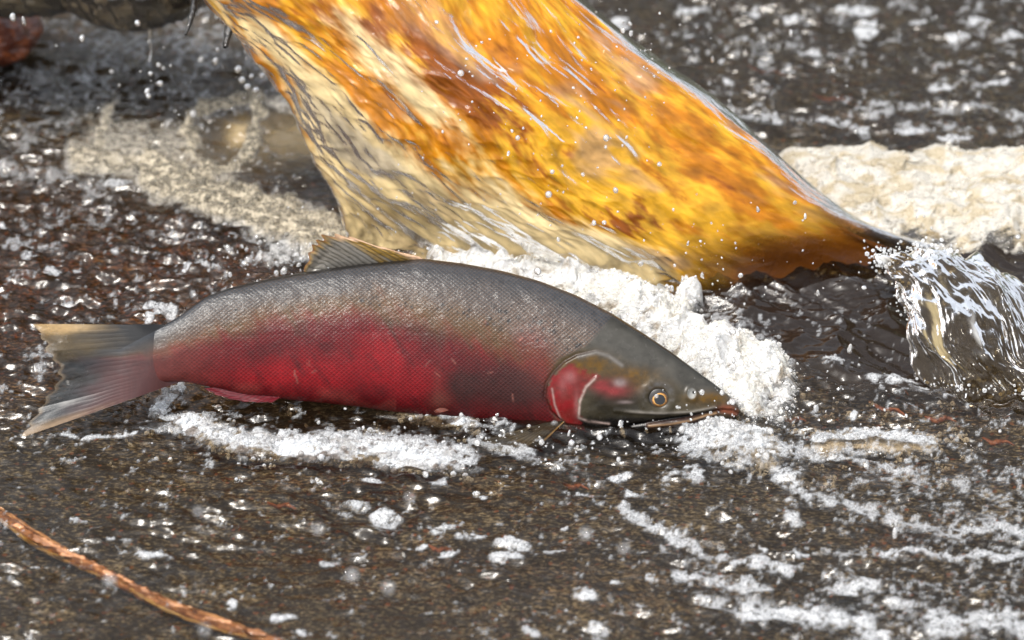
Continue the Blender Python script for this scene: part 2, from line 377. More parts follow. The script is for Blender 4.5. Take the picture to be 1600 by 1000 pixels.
FISH_LOW = [(60,640),(150,640),(230,606),(290,594),(340,602),(400,614),(550,622),(700,640),(850,666),(960,684),(1100,672),(1150,650)]
def water_height(x, y, px, py):
    ripple = aniso(x, y, .05, .021, .0085, 100, 2, gain=.3)*.0050 + aniso(x, y, -.28, .017, .0075, 110, 1)*.0016
    ripple += aniso(x, y, .1, .09, .035, 120, 2)*.0022; ripple *= .55+.6*sm(-.3, .5, fbm(px/150, py/60, 160, 2))
    # smooth dark current right of the fall
    cur = sm(1000, 1120, px)*sm(330, 400, py)*(1-sm(560, 640, py-.10*(px-1200)))
    cur = np.maximum(cur, sm(1250, 1350, px)*sm(300, 350, py)*(1-sm(600, 680, py)))
    big = aniso(x, y, -.75, .10, .036, 130, 2, True, .35)*.0095 + aniso(x, y, -.4, .03, .011, 136, 2, True)*.0015
    h = ripple*(1-.5*cur) + big*cur
    # churn on the left behind the tail and behind the fish
    ch = sm(560, 430, px)*sm(200, 260, py)*(1-sm(600, 720, py))
    h += ch*(aniso(x, y, -.1, .026, .010, 140, 2, True, .3)*.0042)
    ch2 = sm(1000, 1150, px)*sm(560, 640, py)
    h += ch2*aniso(x, y, -.12, .03, .012, 146, 2, True, .3)*.0030
    bk = sm(300, 100, py)*sm(850, 1000, px)
    h += bk*aniso(x, y, -.1, .04, .015, 150, 2, True, .3)*.0036
    # water piled along the body
    d = dseg(px, py, FISH_LOW)
    h += .0045*np.exp(-(d/20)**2)*sm(230, 300, px)
    # swell at the chin and the standing ripple to its right
    h += .010*np.exp(-((px-1165)/55)**2-((py-708)/26)**2) + .007*np.exp(-((px-1370)/80)**2-((py-700)/13)**2)
    return h

# ------------------------------------------------------------------ river: bed and water
def axis(lo, hi, step, far, n=14):
    mid = np.arange(lo, hi, step); g = np.geomspace(step*2, far, n)
    return np.concatenate([(lo-g)[::-1], mid, hi+g])
bx = axis(-.62, .62, .003, 40); by = axis(-.58, .80, .004, 40)
X, Y = np.meshgrid(bx, by); bed = np.stack([X, Y, np.zeros_like(X)], -1)
PX, PY = PIX(np.stack([X, Y, np.full_like(X, -.01)], -1).reshape(-1, 3)); PX = PX.reshape(X.shape); PY = PY.reshape(X.shape)
inn = (np.abs(X) < .7) & (np.abs(Y) < .9)
BZ = -.016+.003*fbm(X*14, Y*14, 3, 4)+.0012*fbm(X*90, Y*90, 8, 3)
BZ = BZ-.014*np.exp(-((PY-640-(PX-700)*.04)/60)**2)*sm(150, 300, PX)*(1-sm(1150, 1250, PX))
bed[..., 2] = BZ
org = np.zeros_like(X)
for cx, cy, rx, ry, s in [(120,470,260,70,1.0),(60,420,200,70,.9),(280,400,240,70,.85),(420,330,160,60,.6),(300,300,260,60,.5),(550,650,330,26,.7),(1400,830,70,26,1.0),(1200,650,160,20,.5),(1420,730,130,22,.6),(1450,640,160,40,.5),(1340,180,90,20,.8),(1180,130,180,20,.45),
        (600,740,300,35,.35),(430,690,200,40,.3),(1000,900,300,60,.3),(700,870,160,30,.35),(40,60,80,60,.5),(450,240,90,60,.25),(250,250,300,120,.25),(1440,200,50,14,.8)]:
    org = np.maximum(org, s*np.exp(-((PX-cx)/rx)**2-((PY-cy)/ry)**2))
org = np.clip(org*(.6+.9*(fbm(X*30, Y*60, 21, 3)+.4)), 0, 1)
m = raw_mesh('river_bed', bed, gridF(*X.shape)); fattr(m, 'orange', org)
tag(link('river_bed', m, MAT['bed']), 'flat brown gritty stone bed showing through the shallow river water', None, None, 'structure')

bx = axis(-.60, .60, .00125, 40); by = axis(-.56, .76, .0023, 40)
X, Y = np.meshgrid(bx, by); G0 = np.stack([X, Y, np.zeros_like(X)], -1)
PX, PY = PIX(G0.reshape(-1, 3)); PX = PX.reshape(X.shape); PY = PY.reshape(X.shape)
inside = ((np.abs(X) < .605) & (Y > -.57) & (Y < .77)).astype(float)
fm, cr = foam_mask(X, Y, PX, PY); fm = fm*inside
WH = water_height(X, Y, PX, PY)*inside
thick = np.clip(fm, 0, 1.3)
WH = WH+thick*.0012+cr*sm(.4, 1.0, fm)*.0022*(1+.4*fbm(PX/20, PY/9, 90, 3)) + thick*.0009*fbm(PX/3.2, PY/1.6, 95, 2)
hole = ((PX-348)/38)**2+((PY-224-(PX-348)*-.35)/30)**2
WH -= .006*np.exp(-hole*1.5)
G0[..., 2] = WH
tint = np.zeros(X.shape+(3,)); tint[:] = (.74, .65, .51)
darkcur = np.clip(sm(1030, 1120, PX)*sm(360, 400, PY)*(1-sm(540, 620, PY-.1*(PX-1200)))+sm(1280, 1350, PX)*sm(330, 370, PY)*(1-sm(560, 640, PY)), 0, 1)[..., None]
tint = tint*(1-darkcur)+np.array([.22, .17, .13])*darkcur
lefty = (sm(600, 400, PX)*(1-sm(560, 700, PY))*sm(200, 300, PY))[..., None]; tint = tint*(1-lefty)+np.array([.66, .48, .32])*lefty
bk = (sm(260, 120, PY)*sm(900, 1000, PX))[..., None]
tint = tint*(1-bk)+np.array([.62, .56, .44])*bk
turb = .06+.05*fbm(PX/60, PY/30, 97, 3)+.08*bk[..., 0]
bodycol = np.zeros(X.shape+(3,)); bodycol[:] = (.05, .034, .02)
turb = turb*(1-darkcur[..., 0])+.75*darkcur[..., 0]; bodycol = bodycol*(1-darkcur)+np.array([.016, .011, .008])*darkcur
# aerated, cream coloured water between the froth and the fall
aer = np.maximum(np.exp(-((PX-470)/75)**2-((PY-215)/40)**2)*.75, np.exp(-((PX-375)/24)**2-((PY-205)/22)**2)*.9)
film = np.exp(-((PX-300)/170)**2-((PY-250)/62)**2)*.42; turb = np.clip(turb+aer*.8+film, 0, .9); bodycol = bodycol*(1-film[..., None])+np.array([.26, .21, .14])*film[..., None]; bodycol = bodycol*(1-aer[..., None])+np.array([.36, .27, .14])*aer[..., None]
fcol = np.array([.62, .64, .66])*(1-np.clip(cr, 0, 1)[..., None])+np.array([.60, .53, .40])*np.clip(cr, 0, 1)[..., None]
m = raw_mesh('river_water', G0, gridF(*X.shape))
fattr(m, 'foam', np.clip(fm*.8, 0, 1)); fattr(m, 'calm', darkcur); cattr(m, 'tint', tint); fattr(m, 'turbid', turb); cattr(m, 'bodycol', bodycol); cattr(m, 'foamcol', fcol)
tag(link('river_water', m, MAT['water']), 'shallow brown river water rippling over the stone bed', None, None, 'structure')

# unseen dark hill, added so the water has something to mirror
bxx, byy = np.meshgrid(np.linspace(-30, 30, 240), np.linspace(5, 26, 110))
bz_ = -.3+4.4*sm(5.5, 14, byy+1.2*fbm(bxx*.25, byy*.2, 980, 3))+(.5*fbm(bxx*.9, byy*.9, 985, 4))*sm(5.5, 8, byy)*1.6
m = raw_mesh('added_hill', np.stack([bxx, byy, bz_], -1), gridF(*bxx.shape))
mm = M('added_dark_slope'); hn_ = mm.noise(2.5, 6, .65)
hm = mm.done(mm.princ(Base_Color=mm.ramp(hn_, [(.35, (.012, .016, .008)), (.5, (.035, .045, .02)), (.66, (.09, .09, .05))]), Roughness=.8, Normal=mm.bump(hn_, 1, .3)))
tag(link('added_hill', m, hm), 'unseen dark wooded hill added for the water to mirror', None, None, 'structure')

# ------------------------------------------------------------------ scatter helper (uncountable bubbles)
def scatter(name, pts, rad, cols, mat, label, parent=None, subdiv=1, squash=1.0, stretch=None):
    pts = np.asarray(pts, np.float32).reshape(-1, 3); n = len(pts)
    me = bpy.data.meshes.new(name); me.vertices.add(n); me.vertices.foreach_set('co', pts.ravel())
    sc = np.repeat(np.asarray(rad, np.float32).reshape(-1, 1), 3, 1)
    sc[:, 2] *= squash
    if stretch is not None: sc = sc*stretch
    a = me.attributes.new('rad', 'FLOAT_VECTOR', 'POINT'); a.data.foreach_set('vector', sc.astype(np.float32).ravel())
    cattr(me, 'fcol', cols)
    rr = np.random.default_rng(n).uniform(-3, 3, (n, 3)); rr[:, :2] *= .15 
    a = me.attributes.new('rot', 'FLOAT_VECTOR', 'POINT'); a.data.foreach_set('vector', rr.astype(np.float32).ravel())
    o = link(name, me, mat, parent)
    ng = bpy.data.node_groups.new(name+'_points', 'GeometryNodeTree')
    ng.interface.new_socket('Geometry', in_out='INPUT', socket_type='NodeSocketGeometry'); ng.interface.new_socket('Geometry', in_out='OUTPUT', socket_type='NodeSocketGeometry')
    N = ng.nodes.new; L = ng.links.new
    gi, go = N('NodeGroupInput'), N('NodeGroupOutput')
    ico = N('GeometryNodeMeshIcoSphere'); ico.inputs['Radius'].default_value = 1; ico.inputs['Subdivisions'].default_value = subdiv
    ss = N('GeometryNodeSetShadeSmooth'); sm_ = N('GeometryNodeSetMaterial'); sm_.inputs['Material'].default_value = mat
    ip = N('GeometryNodeInstanceOnPoints'); na = N('GeometryNodeInputNamedAttribute'); na.data_type = 'FLOAT_VECTOR'; na.inputs['Name'].default_value = 'rad'
    nr = N('GeometryNodeInputNamedAttribute'); nr.data_type = 'FLOAT_VECTOR'; nr.inputs['Name'].default_value = 'rot'
    L(ico.outputs[0], ss.inputs[0]); L(ss.outputs[0], sm_.inputs[0]); L(sm_.outputs[0], ip.inputs['Instance'])
    L(gi.outputs[0], ip.inputs['Points']); L(na.outputs['Attribute'], ip.inputs['Scale']); L(nr.outputs['Attribute'], ip.inputs['Rotation'])
    L(ip.outputs[0], go.inputs[0])
    md = o.modifiers.new('points', 'NODES'); md.node_group = ng
    if parent is None: tag(o, label, None, None, 'stuff')
    else: o['kind'] = 'stuff'
    return o
rng = np.random.default_rng(5)
MI = M  # keep name
# instanced attributes are read with type INSTANCER: rebuild the two bubble materials for that
for mt in (MAT['froth'], MAT['glass']):
    for nd in mt.node_tree.nodes:
        if nd.type == 'ATTRIBUTE': nd.attribute_type = 'INSTANCER'

def surf_z(qx, qy):
    """bilinear height of the water grid"""
    ix = np.clip(np.searchsorted(bx, qx)-1, 0, len(bx)-2); iy = np.clip(np.searchsorted(by, qy)-1, 0, len(by)-2)
    fx = (qx-bx[ix])/(bx[ix+1]-bx[ix]); fy = (qy-by[iy])/(by[iy+1]-by[iy])
    return (WH[iy, ix]*(1-fx)+WH[iy, ix+1]*fx)*(1-fy)+(WH[iy+1, ix]*(1-fx)+WH[iy+1, ix+1]*fx)*fy, fm[iy, ix], cr[iy, ix]
qx = rng.uniform(-.60, .60, 420000); qy = rng.uniform(-.555, .755, 420000)
z, f, c = surf_z(qx, qy)
keep = rng.random(len(qx)) < np.clip(f*.95-.12, 0, 1)
qx, qy, z, f, c = qx[keep], qy[keep], z[keep], f[keep], c[keep]
r = np.clip(rng.lognormal(-.2, .5, len(qx)), .3, 3.2)*.00082*(1+.35*c)
qpx, qpy = PIX(np.stack([qx, qy, z], -1)); lf = sm(620, 380, qpx)*(1-sm(560, 640, qpy))
r = r*(1+.45*(c > .5)*(rng.random(len(qx)) < .3))
br = (rng.uniform(.45, 1, len(qx))**.8*(1-.45*lf)*(.8+.25*fbm(qpx/30, qpy/14, 170, 3)))[:, None]
cc = (np.array([.82, .84, .86])*(1-c[:, None])+np.array([.78, .70, .55])*c[:, None])*br
w_ = c < .3
cc = np.clip(cc*np.where(c < .3, .72, .8)[:, None], 0, 1)
scatter('surface_foam', np.stack([qx, qy, z+r*.25], -1)[w_], r[w_], cc[w_], MAT['froth'], 'grey white foam flecks drifting on the brown shallow water', squash=.75)
w_ = ~w_
scatter('cream_froth', np.stack([qx, qy, z+r*.25], -1)[w_], r[w_], cc[w_], MAT['froth'], 'cream froth swirling round a dark hole left of the fall', squash=.85)

# ------------------------------------------------------------------ waterfall (amber sheet) and the ledge it runs over
NET = [[(150,-150,.36),(330,-170,.38),(520,-180,.38),(680,-190,.37),(760,-170,.345)],
       [(235,-70,.285),(410,-80,.305),(600,-90,.305),(760,-90,.292),(835,-60,.275)],
       [(332,18,.225),(510,50,.235),(680,60,.235),(850,60,.215),(948,42,.215)],
       [(428,108,.175),(590,160,.18),(780,180,.175),(960,185,.155),(1082,142,.170)],
       [(492,232,.105),(650,270,.115),(850,290,.11),(1030,290,.10),(1190,240,.118)],
       [(538,345,.045),(700,365,.045),(900,385,.05),(1090,385,.045),(1320,338,.054)],
       [(566,430,-.02),(735,445,-.02),(950,460,-.018),(1190,475,-.012),(1480,402,-.004)]]
netw = [[P(np.array(a), np.array(b), np.array(c)) for a, b, c in row] for row in NET]
for row in netw:      # free left rim curls under, right crest rolls over and down behind
    l, r2 = row[0], row[-1]
    row.insert(0, l+np.array([.030, .040, -.014])); row.append(r2+np.array([.030, .07, -.05]))
NU, NV = 420, 520
FG = cnet(netw, NU, NV); fn = grid_normals(FG); 
if fn[NV//2, NU//2] @ N_ < 0: fn = -fn
uu, vv = np.meshgrid(np.linspace(0, 1, NU), np.linspace(0, 1, NV))
fpx, fpy = PIX(FG.reshape(-1, 3)); fpx = fpx.reshape(NV, NU); fpy = fpy.reshape(NV, NU)
# flow coordinates in metres-ish
fu = uu*.5; fv = vv*.75
wv = fu+.02*fbm(fu*8, fv*6, 200, 2)
st1 = aniso(fv, wv, 0, .12, .022, 210, 3); st2 = aniso(fv, wv, 0, .045, .008, 220, 3); st3 = aniso(fv, wv, .22, .055, .016, 230, 3, True, .4)
disp = .0040*st1+.0007*st2+(.0032-.0018*sm(.5, .8, uu))*st3+.010*aniso(fv, wv, .25, .17, .06, 240, 3)
rim = np.exp(-((uu-.17)/.018)**2); disp *= 1-.55*sm(.55, .85, uu); disp += .004*rim
disp *= sm(0, .03, uu)
FG2 = FG+fn*disp[..., None]
n1 = aniso(fv, wv, .12, .075, .020, 250, 5, gain=.68); n2 = aniso(fv, wv, .1, .035, .008, 260, 3, gain=.6); n3 = fbm(fpx/120, fpy/90, 270, 3)
def blob(cx, cy, rx, ry, rot=0):
    c, s = math.cos(rot), math.sin(rot); dx, dy = fpx-cx, fpy-cy
    return np.exp(-((dx*c+dy*s)/rx)**2-((-dx*s+dy*c)/ry)**2)
amber = np.array([.66, .24, .010]); deep = np.array([.30, .085, .008]); yel = np.array([.86, .46, .03]); cream = np.array([.90, .70, .36]); khaki = np.array([.42, .30, .12]); brown = np.array([.10, .045, .02]); grey = np.array([.30, .29, .27])
def mixc(c, k, f): return c*(1-f[..., None])+k*f[..., None]
col = np.zeros(FG.shape)+amber
col = mixc(col, yel, sm(-.1, .5, n1+.25*n2+.6*blob(980,330,170,110,.7)))
col = mixc(col, deep, np.clip(sm(.05, .5, -n1+.3*n2+.7*blob(560,40,160,45,.5)+.6*blob(760,150,150,55,.6)+.5*blob(1000,330,60,40)-.25), 0, 1))
pale = np.clip(1.15*blob(700,370,230,85,.25)+.9*blob(560,230,120,55,.8)+.8*blob(620,120,190,38,.75)+.9*blob(900,400,150,45,.2)+.7*blob(420,60,150,24,.8), 0, 1)
pale = np.clip(pale+.35*(n1+.5*n2)*(pale > .1), 0, 1); col = mixc(col, cream, sm(.35, .75, pale))
kh = np.clip(.9*blob(650,345,110,32,.1)+1.0*blob(560,300,34,80,-.3)+.5*blob(640,170,120,40,.7), 0, 1)
col = mixc(col, khaki, .7*sm(.5, .95, kh+.5*n2+.2*n1))
col = mixc(col, grey, .6*sm(.4, .85, 1.0*blob(520,190,90,28,.75)+.9*blob(580,250,90,20,.4)+.6*blob(400,80,90,9,.85)+.35*n2))  # grey sky reflection painted into the colour of the upper left sheet
rimc = np.exp(-((uu-.205)/.028)**2); col = mixc(col, cream*1.05, np.clip(rimc*sm(-.25, .25, n2+.1), 0, 1)*.85)
col = mixc(col, brown, np.exp(-((uu-.165)/.012)**2)*.9)
sky_lav = sm(.2, .55, aniso(fv, wv, .25, .07, .03, 280, 3)); col = mixc(col, np.array([.50, .33, .22]), sky_lav*.55*sm(500, 800, fpx))  # lilac streaks: reflected sky mixed into the water colour
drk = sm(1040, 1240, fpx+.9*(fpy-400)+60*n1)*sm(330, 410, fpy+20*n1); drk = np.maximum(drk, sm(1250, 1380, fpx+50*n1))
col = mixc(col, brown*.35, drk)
col = mixc(col, deep, .6*sm(.87, .95, uu)*(1-drk)); col = col*(.74*(1+.5*n2+.35*aniso(fv, wv, .1, .016, .0045, 287, 3)))[..., None]
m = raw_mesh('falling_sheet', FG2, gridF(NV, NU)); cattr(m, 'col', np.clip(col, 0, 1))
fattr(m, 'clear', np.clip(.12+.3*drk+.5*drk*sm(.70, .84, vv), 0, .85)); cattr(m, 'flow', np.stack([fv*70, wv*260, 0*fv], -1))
fall = link('waterfall', m, MAT['fall'])
tag(fall, 'amber sheet of tea coloured water pouring down above the salmon', 'waterfall')
# rock ledge under the sheet
LG = cnet(netw, 60, 80); ln = grid_normals(LG)
if ln[40, 30] @ N_ < 0: ln = -ln
lu, lv = np.meshgrid(np.linspace(0, 1, 60), np.linspace(0, 1, 80))
LG = LG-ln*(.022+.006*fbm(lu*9, lv*12, 300, 4))[..., None]
LG = LG[:, 12:56]; back = LG.copy(); back[..., 1] += .10; back[..., 2] -= .03
bot = np.concatenate([LG, back[:, ::-1]], 1)
m = raw_mesh('rock_ledge', bot, gridF(bot.shape[0], bot.shape[1], True)); cattr(m, 'col', np.tile([.30, .14, .03], (bot.shape[0]*bot.shape[1], 1)))
tag(link('rock_ledge', m, mat_col('wet_ledge_stone', .35, (90, .8, .004))), 'ochre rock ledge hidden under the amber falling water', 'rock')

# ------------------------------------------------------------------ foam mounds
def mound(name, strokes, H, label, tones, seed, rough=1.0, step=.0014, lumps=(.026, .012), pockets=.25, nb=5000, brad=.0011):
    allp = np.array([p for s in strokes for p in s[0]]); wmax = max(s[1] for s in strokes)
    c = P(allp[:, 0], allp[:, 1], np.zeros(len(allp))); mg = wmax*K*2.8+.02
    gx = np.arange(c[:, 0].min()-mg, c[:, 0].max()+mg, step); gy = np.arange(c[:, 1].min()-mg*1.7, c[:, 1].max()+mg*1.7, step*1.2)
    x, y = np.meshgrid(gx, gy); px, py = PIX(np.stack([x, y, 0*x], -1).reshape(-1, 3)); px = px.reshape(x.shape); py = py.reshape(x.shape)
    mk = np.full_like(x, -.4)
    wob = 14*fbm(px/40, py/22, seed, 3)
    for pts, wd, st in strokes:
        d = dseg(px, py, pts)+wob*wd/45; mk = np.maximum(mk, st*np.clip(1-(d/(1.5*wd))**2, -.4, 1))
    l1 = fbm(x/lumps[0], y/lumps[0], seed+5, 4, gain=.55); l2 = 1-np.abs(fbm(x/lumps[1], y/lumps[1], seed+12, 3))*2.2; l3 = fbm(x/.0045, y/.0045, seed+20, 3)
    zz = H*1.15*np.sign(mk)*np.abs(mk)**1.0*(1+.45*l1*rough)+(.006*l1+.0032*l2*rough+.0006*l3*rough)*np.clip(mk*2.5, 0, 1)*min(1, H/.014)-.002
    ng_ = np.gradient(zz, axis=1)/step
    xx = x+.25*zz*vn(x/.018, y/.018, seed+31); yy = y+.25*zz*vn(x/.015+9, y/.018, seed+33)
    keep = zz > -.003
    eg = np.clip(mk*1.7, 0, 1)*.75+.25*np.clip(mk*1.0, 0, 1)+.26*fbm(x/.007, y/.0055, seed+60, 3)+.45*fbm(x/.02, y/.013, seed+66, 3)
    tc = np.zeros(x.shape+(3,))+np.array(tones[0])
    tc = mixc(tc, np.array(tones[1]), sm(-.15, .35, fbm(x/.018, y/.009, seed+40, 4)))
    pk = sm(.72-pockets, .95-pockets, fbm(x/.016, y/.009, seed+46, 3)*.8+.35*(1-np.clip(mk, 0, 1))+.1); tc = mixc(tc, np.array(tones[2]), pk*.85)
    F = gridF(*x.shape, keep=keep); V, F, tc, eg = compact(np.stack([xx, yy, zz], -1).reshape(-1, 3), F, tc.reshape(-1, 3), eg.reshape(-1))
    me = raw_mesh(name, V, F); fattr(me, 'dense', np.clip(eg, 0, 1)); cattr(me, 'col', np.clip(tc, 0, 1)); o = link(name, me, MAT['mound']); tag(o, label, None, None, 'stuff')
    if nb:
        idx = rng.integers(0, len(V), nb); r = np.clip(rng.lognormal(-.1, .5, nb), .3, 3)*brad
        cc = np.clip(tc[idx]*rng.uniform(.85, 1.15, (nb, 1))+.05, 0, .9)
        pp = V[idx]+np.stack([0*r, 0*r, r*.3], -1)
        scatter('foam_bubbles', pp, r, cc, MAT['glass'], label.replace('white water', 'bubbles').replace('foam', 'foam bubbles'), o, subdiv=1)
    return V
W0 = (.80, .80, .79)
VA = mound('impact_foam', [([(700,428),(790,438),(880,446),(960,470),(1010,500),(1070,545),(1120,585),(1170,620)], 30, 1.0), ([(1020,520),(1080,540),(1150,560),(1200,585)], 28, .8), ([(1160,560),(1215,592),(1215,630)], 24, .4), ([(1070,478),(1075,470)], 16, .7)],
      .024, 'white foam churning between the amber fall and the back of the salmon', (W0, (.80, .78, .72), (.30, .24, .16)), 400, 1.2, pockets=.24, nb=1800)
VB = mound('rapid_foam', [([(1190,330),(1280,320),(1380,322),(1480,330),(1620,345)], 42, 1.0), ([(1240,290),(1400,285),(1500,282),(1620,290)], 30, 1.0), ([(1620,320),(1680,340)], 44, 1)],
      .024, 'creamy foam heap rolling behind the crest at right', ((.68, .65, .58), (.54, .46, .32), (.26, .18, .07)), 440, 1.0, lumps=(.07, .024), pockets=.14, nb=1500)
VC = mound('chin_foam', [([(1110,672),(1150,690),(1190,706)], 20, .9)], .009, 'small white foam burst under the snout of the salmon', ((.76, .78, .80), (.6, .6, .6), (.16, .12, .09)), 470, 1.3, step=.0011, lumps=(.012, .006), pockets=.08, nb=1500, brad=.001)
VD = mound('ripple_foam', [([(1285,694),(1350,686),(1450,694)], 12, .85)], .003, 'long white foam streak on the ripple right of the snout', ((.84, .84, .84), (.6, .6, .6), (.2, .16, .12)), 480, 1.2, step=.0011, lumps=(.014, .006), pockets=.05, nb=900, brad=.0009)
VE = mound('side_foam', [([(290,660),(380,694),(480,700),(580,704),(700,718)], 13, .9), ([(585,632),(650,646),(740,662)], 6, .7), ([(245,640),(285,606)], 7, .8)], .0045, 'strip of grey white foam in front of the red flank', ((.74, .77, .80), (.5, .5, .5), (.12, .08, .05)), 490, 1.4, step=.0011, lumps=(.014, .007), pockets=.34, nb=2200, brad=.0011)

# ------------------------------------------------------------------ salmon
REF = P(800.0, 640.0, .001)
KF = K*(-(REF-CPOS) @ N_)/DIST
cx0, cy0 = PIX(REF[None])[0][0], 640.0
def FP(px, py, t):
    px = np.asarray(px, float); py = np.asarray(py, float); t = np.asarray(t, float)
    return REF + ((px-800)*KF)[..., None]*R_ - ((py-640)*KF)[..., None]*U_ + (t*KF)[..., None]*N_
TOP = [(188,548),(205,538),(232,523),(260,508),(285,493),(302,480),(322,465),(360,450),(420,436),(480,425),(540,416),(600,409),(660,404),(720,411),(780,422),(840,438),(900,461),(960,492),(1010,524),(1050,551),(1090,581),(1120,603),(1140,620),(1150,630),(1153,638)]
BOT = [(188,572),(205,585),(232,596),(262,597),(290,596),(330,604),(380,616),(450,624),(550,634),(650,648),(720,658),(800,668),(850,676),(900,684),(960,690),(1020,691),(1060,686),(1090,676),(1115,664),(1135,655),(1146,652),(1151,648),(1153,642)]
THK = [(188,1),(205,4),(232,8),(300,21),(400,39),(550,54),(700,60),(850,58),(930,54),(1000,47),(1060,37),(1100,28),(1130,19),(1145,12),(1153,2)]
BEND = [(40,62),(120,60),(205,54),(300,34),(420,14),(600,0),(800,2),(950,16),(1100,32),(1153,38)]
def ip(tab, x): t = np.array(tab, float); return np.interp(x, t[:, 0], t[:, 1])
def ips(tab, x, k=9):
    return sum(ip(tab, x+d) for d in np.linspace(-k, k, 7))/7
sx = 188+(1153-188)*(1-(1-np.linspace(0, 1, 860))**1.12); sx = np.clip(sx, 188, 1153)
kk = np.minimum(9, np.clip((1153-sx)*.4, 0, 9))
tp = np.array([ips(TOP, s, k) for s, k in zip(sx, kk)]); bt = np.array([ips(BOT, s, k) for s, k in zip(sx, kk)]); bt = np.maximum(bt, tp+1)
th = ips(THK, sx, 3); bd = ips(BEND, sx, 20)
na, nb_ = 230, 46
an = np.concatenate([np.linspace(0, math.pi, na, endpoint=False), np.linspace(math.pi, 2*math.pi, nb_, endpoint=False)])
SX, AN = np.meshgrid(sx, an, indexing='ij')
TP, AN_ = np.meshgrid(tp, an, indexing='ij'); BT = np.meshgrid(bt, an, indexing='ij')[0]; TH = np.meshgrid(th, an, indexing='ij')[0]; BD = np.meshgrid(bd, an, indexing='ij')[0]
ca, sa = np.cos(AN), np.sin(AN)
FY = (TP+BT)/2-(BT-TP)/2*np.sign(ca)*np.abs(ca)**.92
FT = TH*np.sign(sa)*np.abs(sa)**.82
near = sa > 0
REL = (FY-TP)/(BT-TP)
# --- head relief (px units)
OP = [(882,566),(900,556),(930,549),(962,552),(985,562),(975,590),(985,660),(960,676),(920,676),(884,660),(862,640),(853,620),(856,598),(868,580)]
dop = sdpoly(SX, FY, OP)
rel = np.where(near, 1.0, 0.0)
D = np.zeros_like(SX)
D += rel*2.8*(1-sm(-1, 3.5, dop))*sm(-130, -20, SX-1000*1.0-0)*1.0 if False else rel*2.6*(1-sm(-1.5, 2.5, dop))*(1-sm(905, 985, SX))
D -= rel*1.8*np.exp(-((dop-3)/2.2)**2)*(1-sm(900, 960, SX))
PRE = [(931,588),(914,604),(905,625),(903,650),(918,655),(950,660)]
dpre = dseg(SX, FY, PRE)
side = sm(-3, 3, SX-np.interp(FY, [585,604,625,650,690], [931,914,906,903,903]))
D += rel*1.8*side*(1-sm(930, 1000, SX))*sm(575, 600, FY)
D += rel*1.0*np.exp(-(dpre/2.2)**2)
EX, EY = 1026.0, 620.0
de = np.hypot(SX-EX, (FY-EY)*1.08)
D += rel*(2.6*np.exp(-((de-25)/7)**2)-3.5*(1-sm(10, 19, de)))
D += rel*1.8*np.exp(-((SX-1105)/30)**2-((FY-620)/9)**2)+rel*.7*fbm(SX/22, FY/14, 570, 4)*sm(870, 920, SX)*(1-sm(1110, 1150, SX))
MOUTH = [(985,664),(1010,660),(1040,654),(1070,650),(1100,645),(1125,640),(1142,641),(1150,646)]
dm = dseg(SX, FY, MOUTH); D -= rel*4.5*np.exp(-(dm/2.6)**2)
MAX = [(960,640),(1000,643),(1035,644),(1080,642),(1115,635)]
dmx = dseg(SX, FY, MAX); D += rel*2.0*np.exp(-(dmx/3.0)**2)
LIPS = [(1012,664),(1045,661),(1075,656),(1100,648),(1116,644)]
dlp = dseg(SX, FY, LIPS); D += rel*2.4*np.exp(-(dlp/3.2)**2)
D -= rel*1.0*np.exp(-(dseg(SX, FY, [(905,652),(960,668),(1010,676),(1070,670)])/2.5)**2)
dn = np.hypot((SX-1078)/9, (FY-614)/11); D += rel*1.6*np.exp(-((dn-.9)/.35)**2)-rel*2.0*(1-sm(.3, .7, dn))
# --- flank: gentle muscle, lateral line
latr = .47; D -= rel*.15*np.exp(-((REL-latr)/.012)**2)*(SX < 860)
D += rel*.6*fbm(SX/60, FY/60, 500, 3)*sm(205, 300, SX)*(1-sm(850, 950, SX))
D += rel*.45*aniso(SX, FY, 1.2, 60, 16, 508, 2)*(1-sm(800, 860, SX))
# near-side displacement goes along the surface normal roughly = sin component toward the camera
V = FP(SX, FY-D*ca*.5, FT+BD+D*np.clip(sa, 0, 1))
# --- colours
def C3(*c): return lin(*c)
back = C3(80, 84, 90); olive = C3(104, 78, 38); red = C3(132, 10, 26); bright = C3(186, 10, 32); maroon = C3(66, 20, 25); pinkg = C3(150, 92, 84)
nA = fbm(SX/48, FY/34, 520, 4); nB = aniso(SX, FY, 1.15, 50, 13, 530, 3); nC = fbm(SX/9, FY/9, 540, 3); nD = fbm(SX/2.2, FY/2.2, 545, 2)
Cc = np.zeros(SX.shape+(3,))+back
rb = ip([(205,.46),(260,.5),(330,.45),(420,.34),(560,.31),(650,.36),(740,.44),(820,.55),(870,.66),(960,.8)], SX)
ob = rb-.085-.03*sm(600, 800, SX)
Cc = mixc(Cc, C3(112, 94, 78), .75*sm(.04, .34, REL+.05*nA))
Cc = mixc(Cc, olive, sm(ob-.09, ob+.05, REL+.06*nA+.04*nB+.02*nC)*.85)
Cc = mixc(Cc, red, sm(rb-.11, rb+.17, REL+.09*nA+.09*nB))
Cc = mixc(Cc, maroon, np.clip(.4*sm(.1, .6, -nA-.2*nB)+.5*sm(.0, .5, nB)*sm(560, 700, SX), 0, 1)*sm(rb, rb+.15, REL))
bl = lambda cx, cy, rx, ry: np.exp(-((SX-cx)/rx)**2-((FY-cy)/ry)**2)
Cc = mixc(Cc, bright, np.clip(1.1*bl(480,585,75,32)*(1+nA)+.9*bl(600,560,40,45)*(1+nB)+.7*bl(660,600,50,30)+.6*bl(400,590,60,18)+.5*bl(760,530,40,30)*(1+nB), 0, 1)*sm(-.5, .2, nB+.3)*sm(rb, rb+.12, REL))
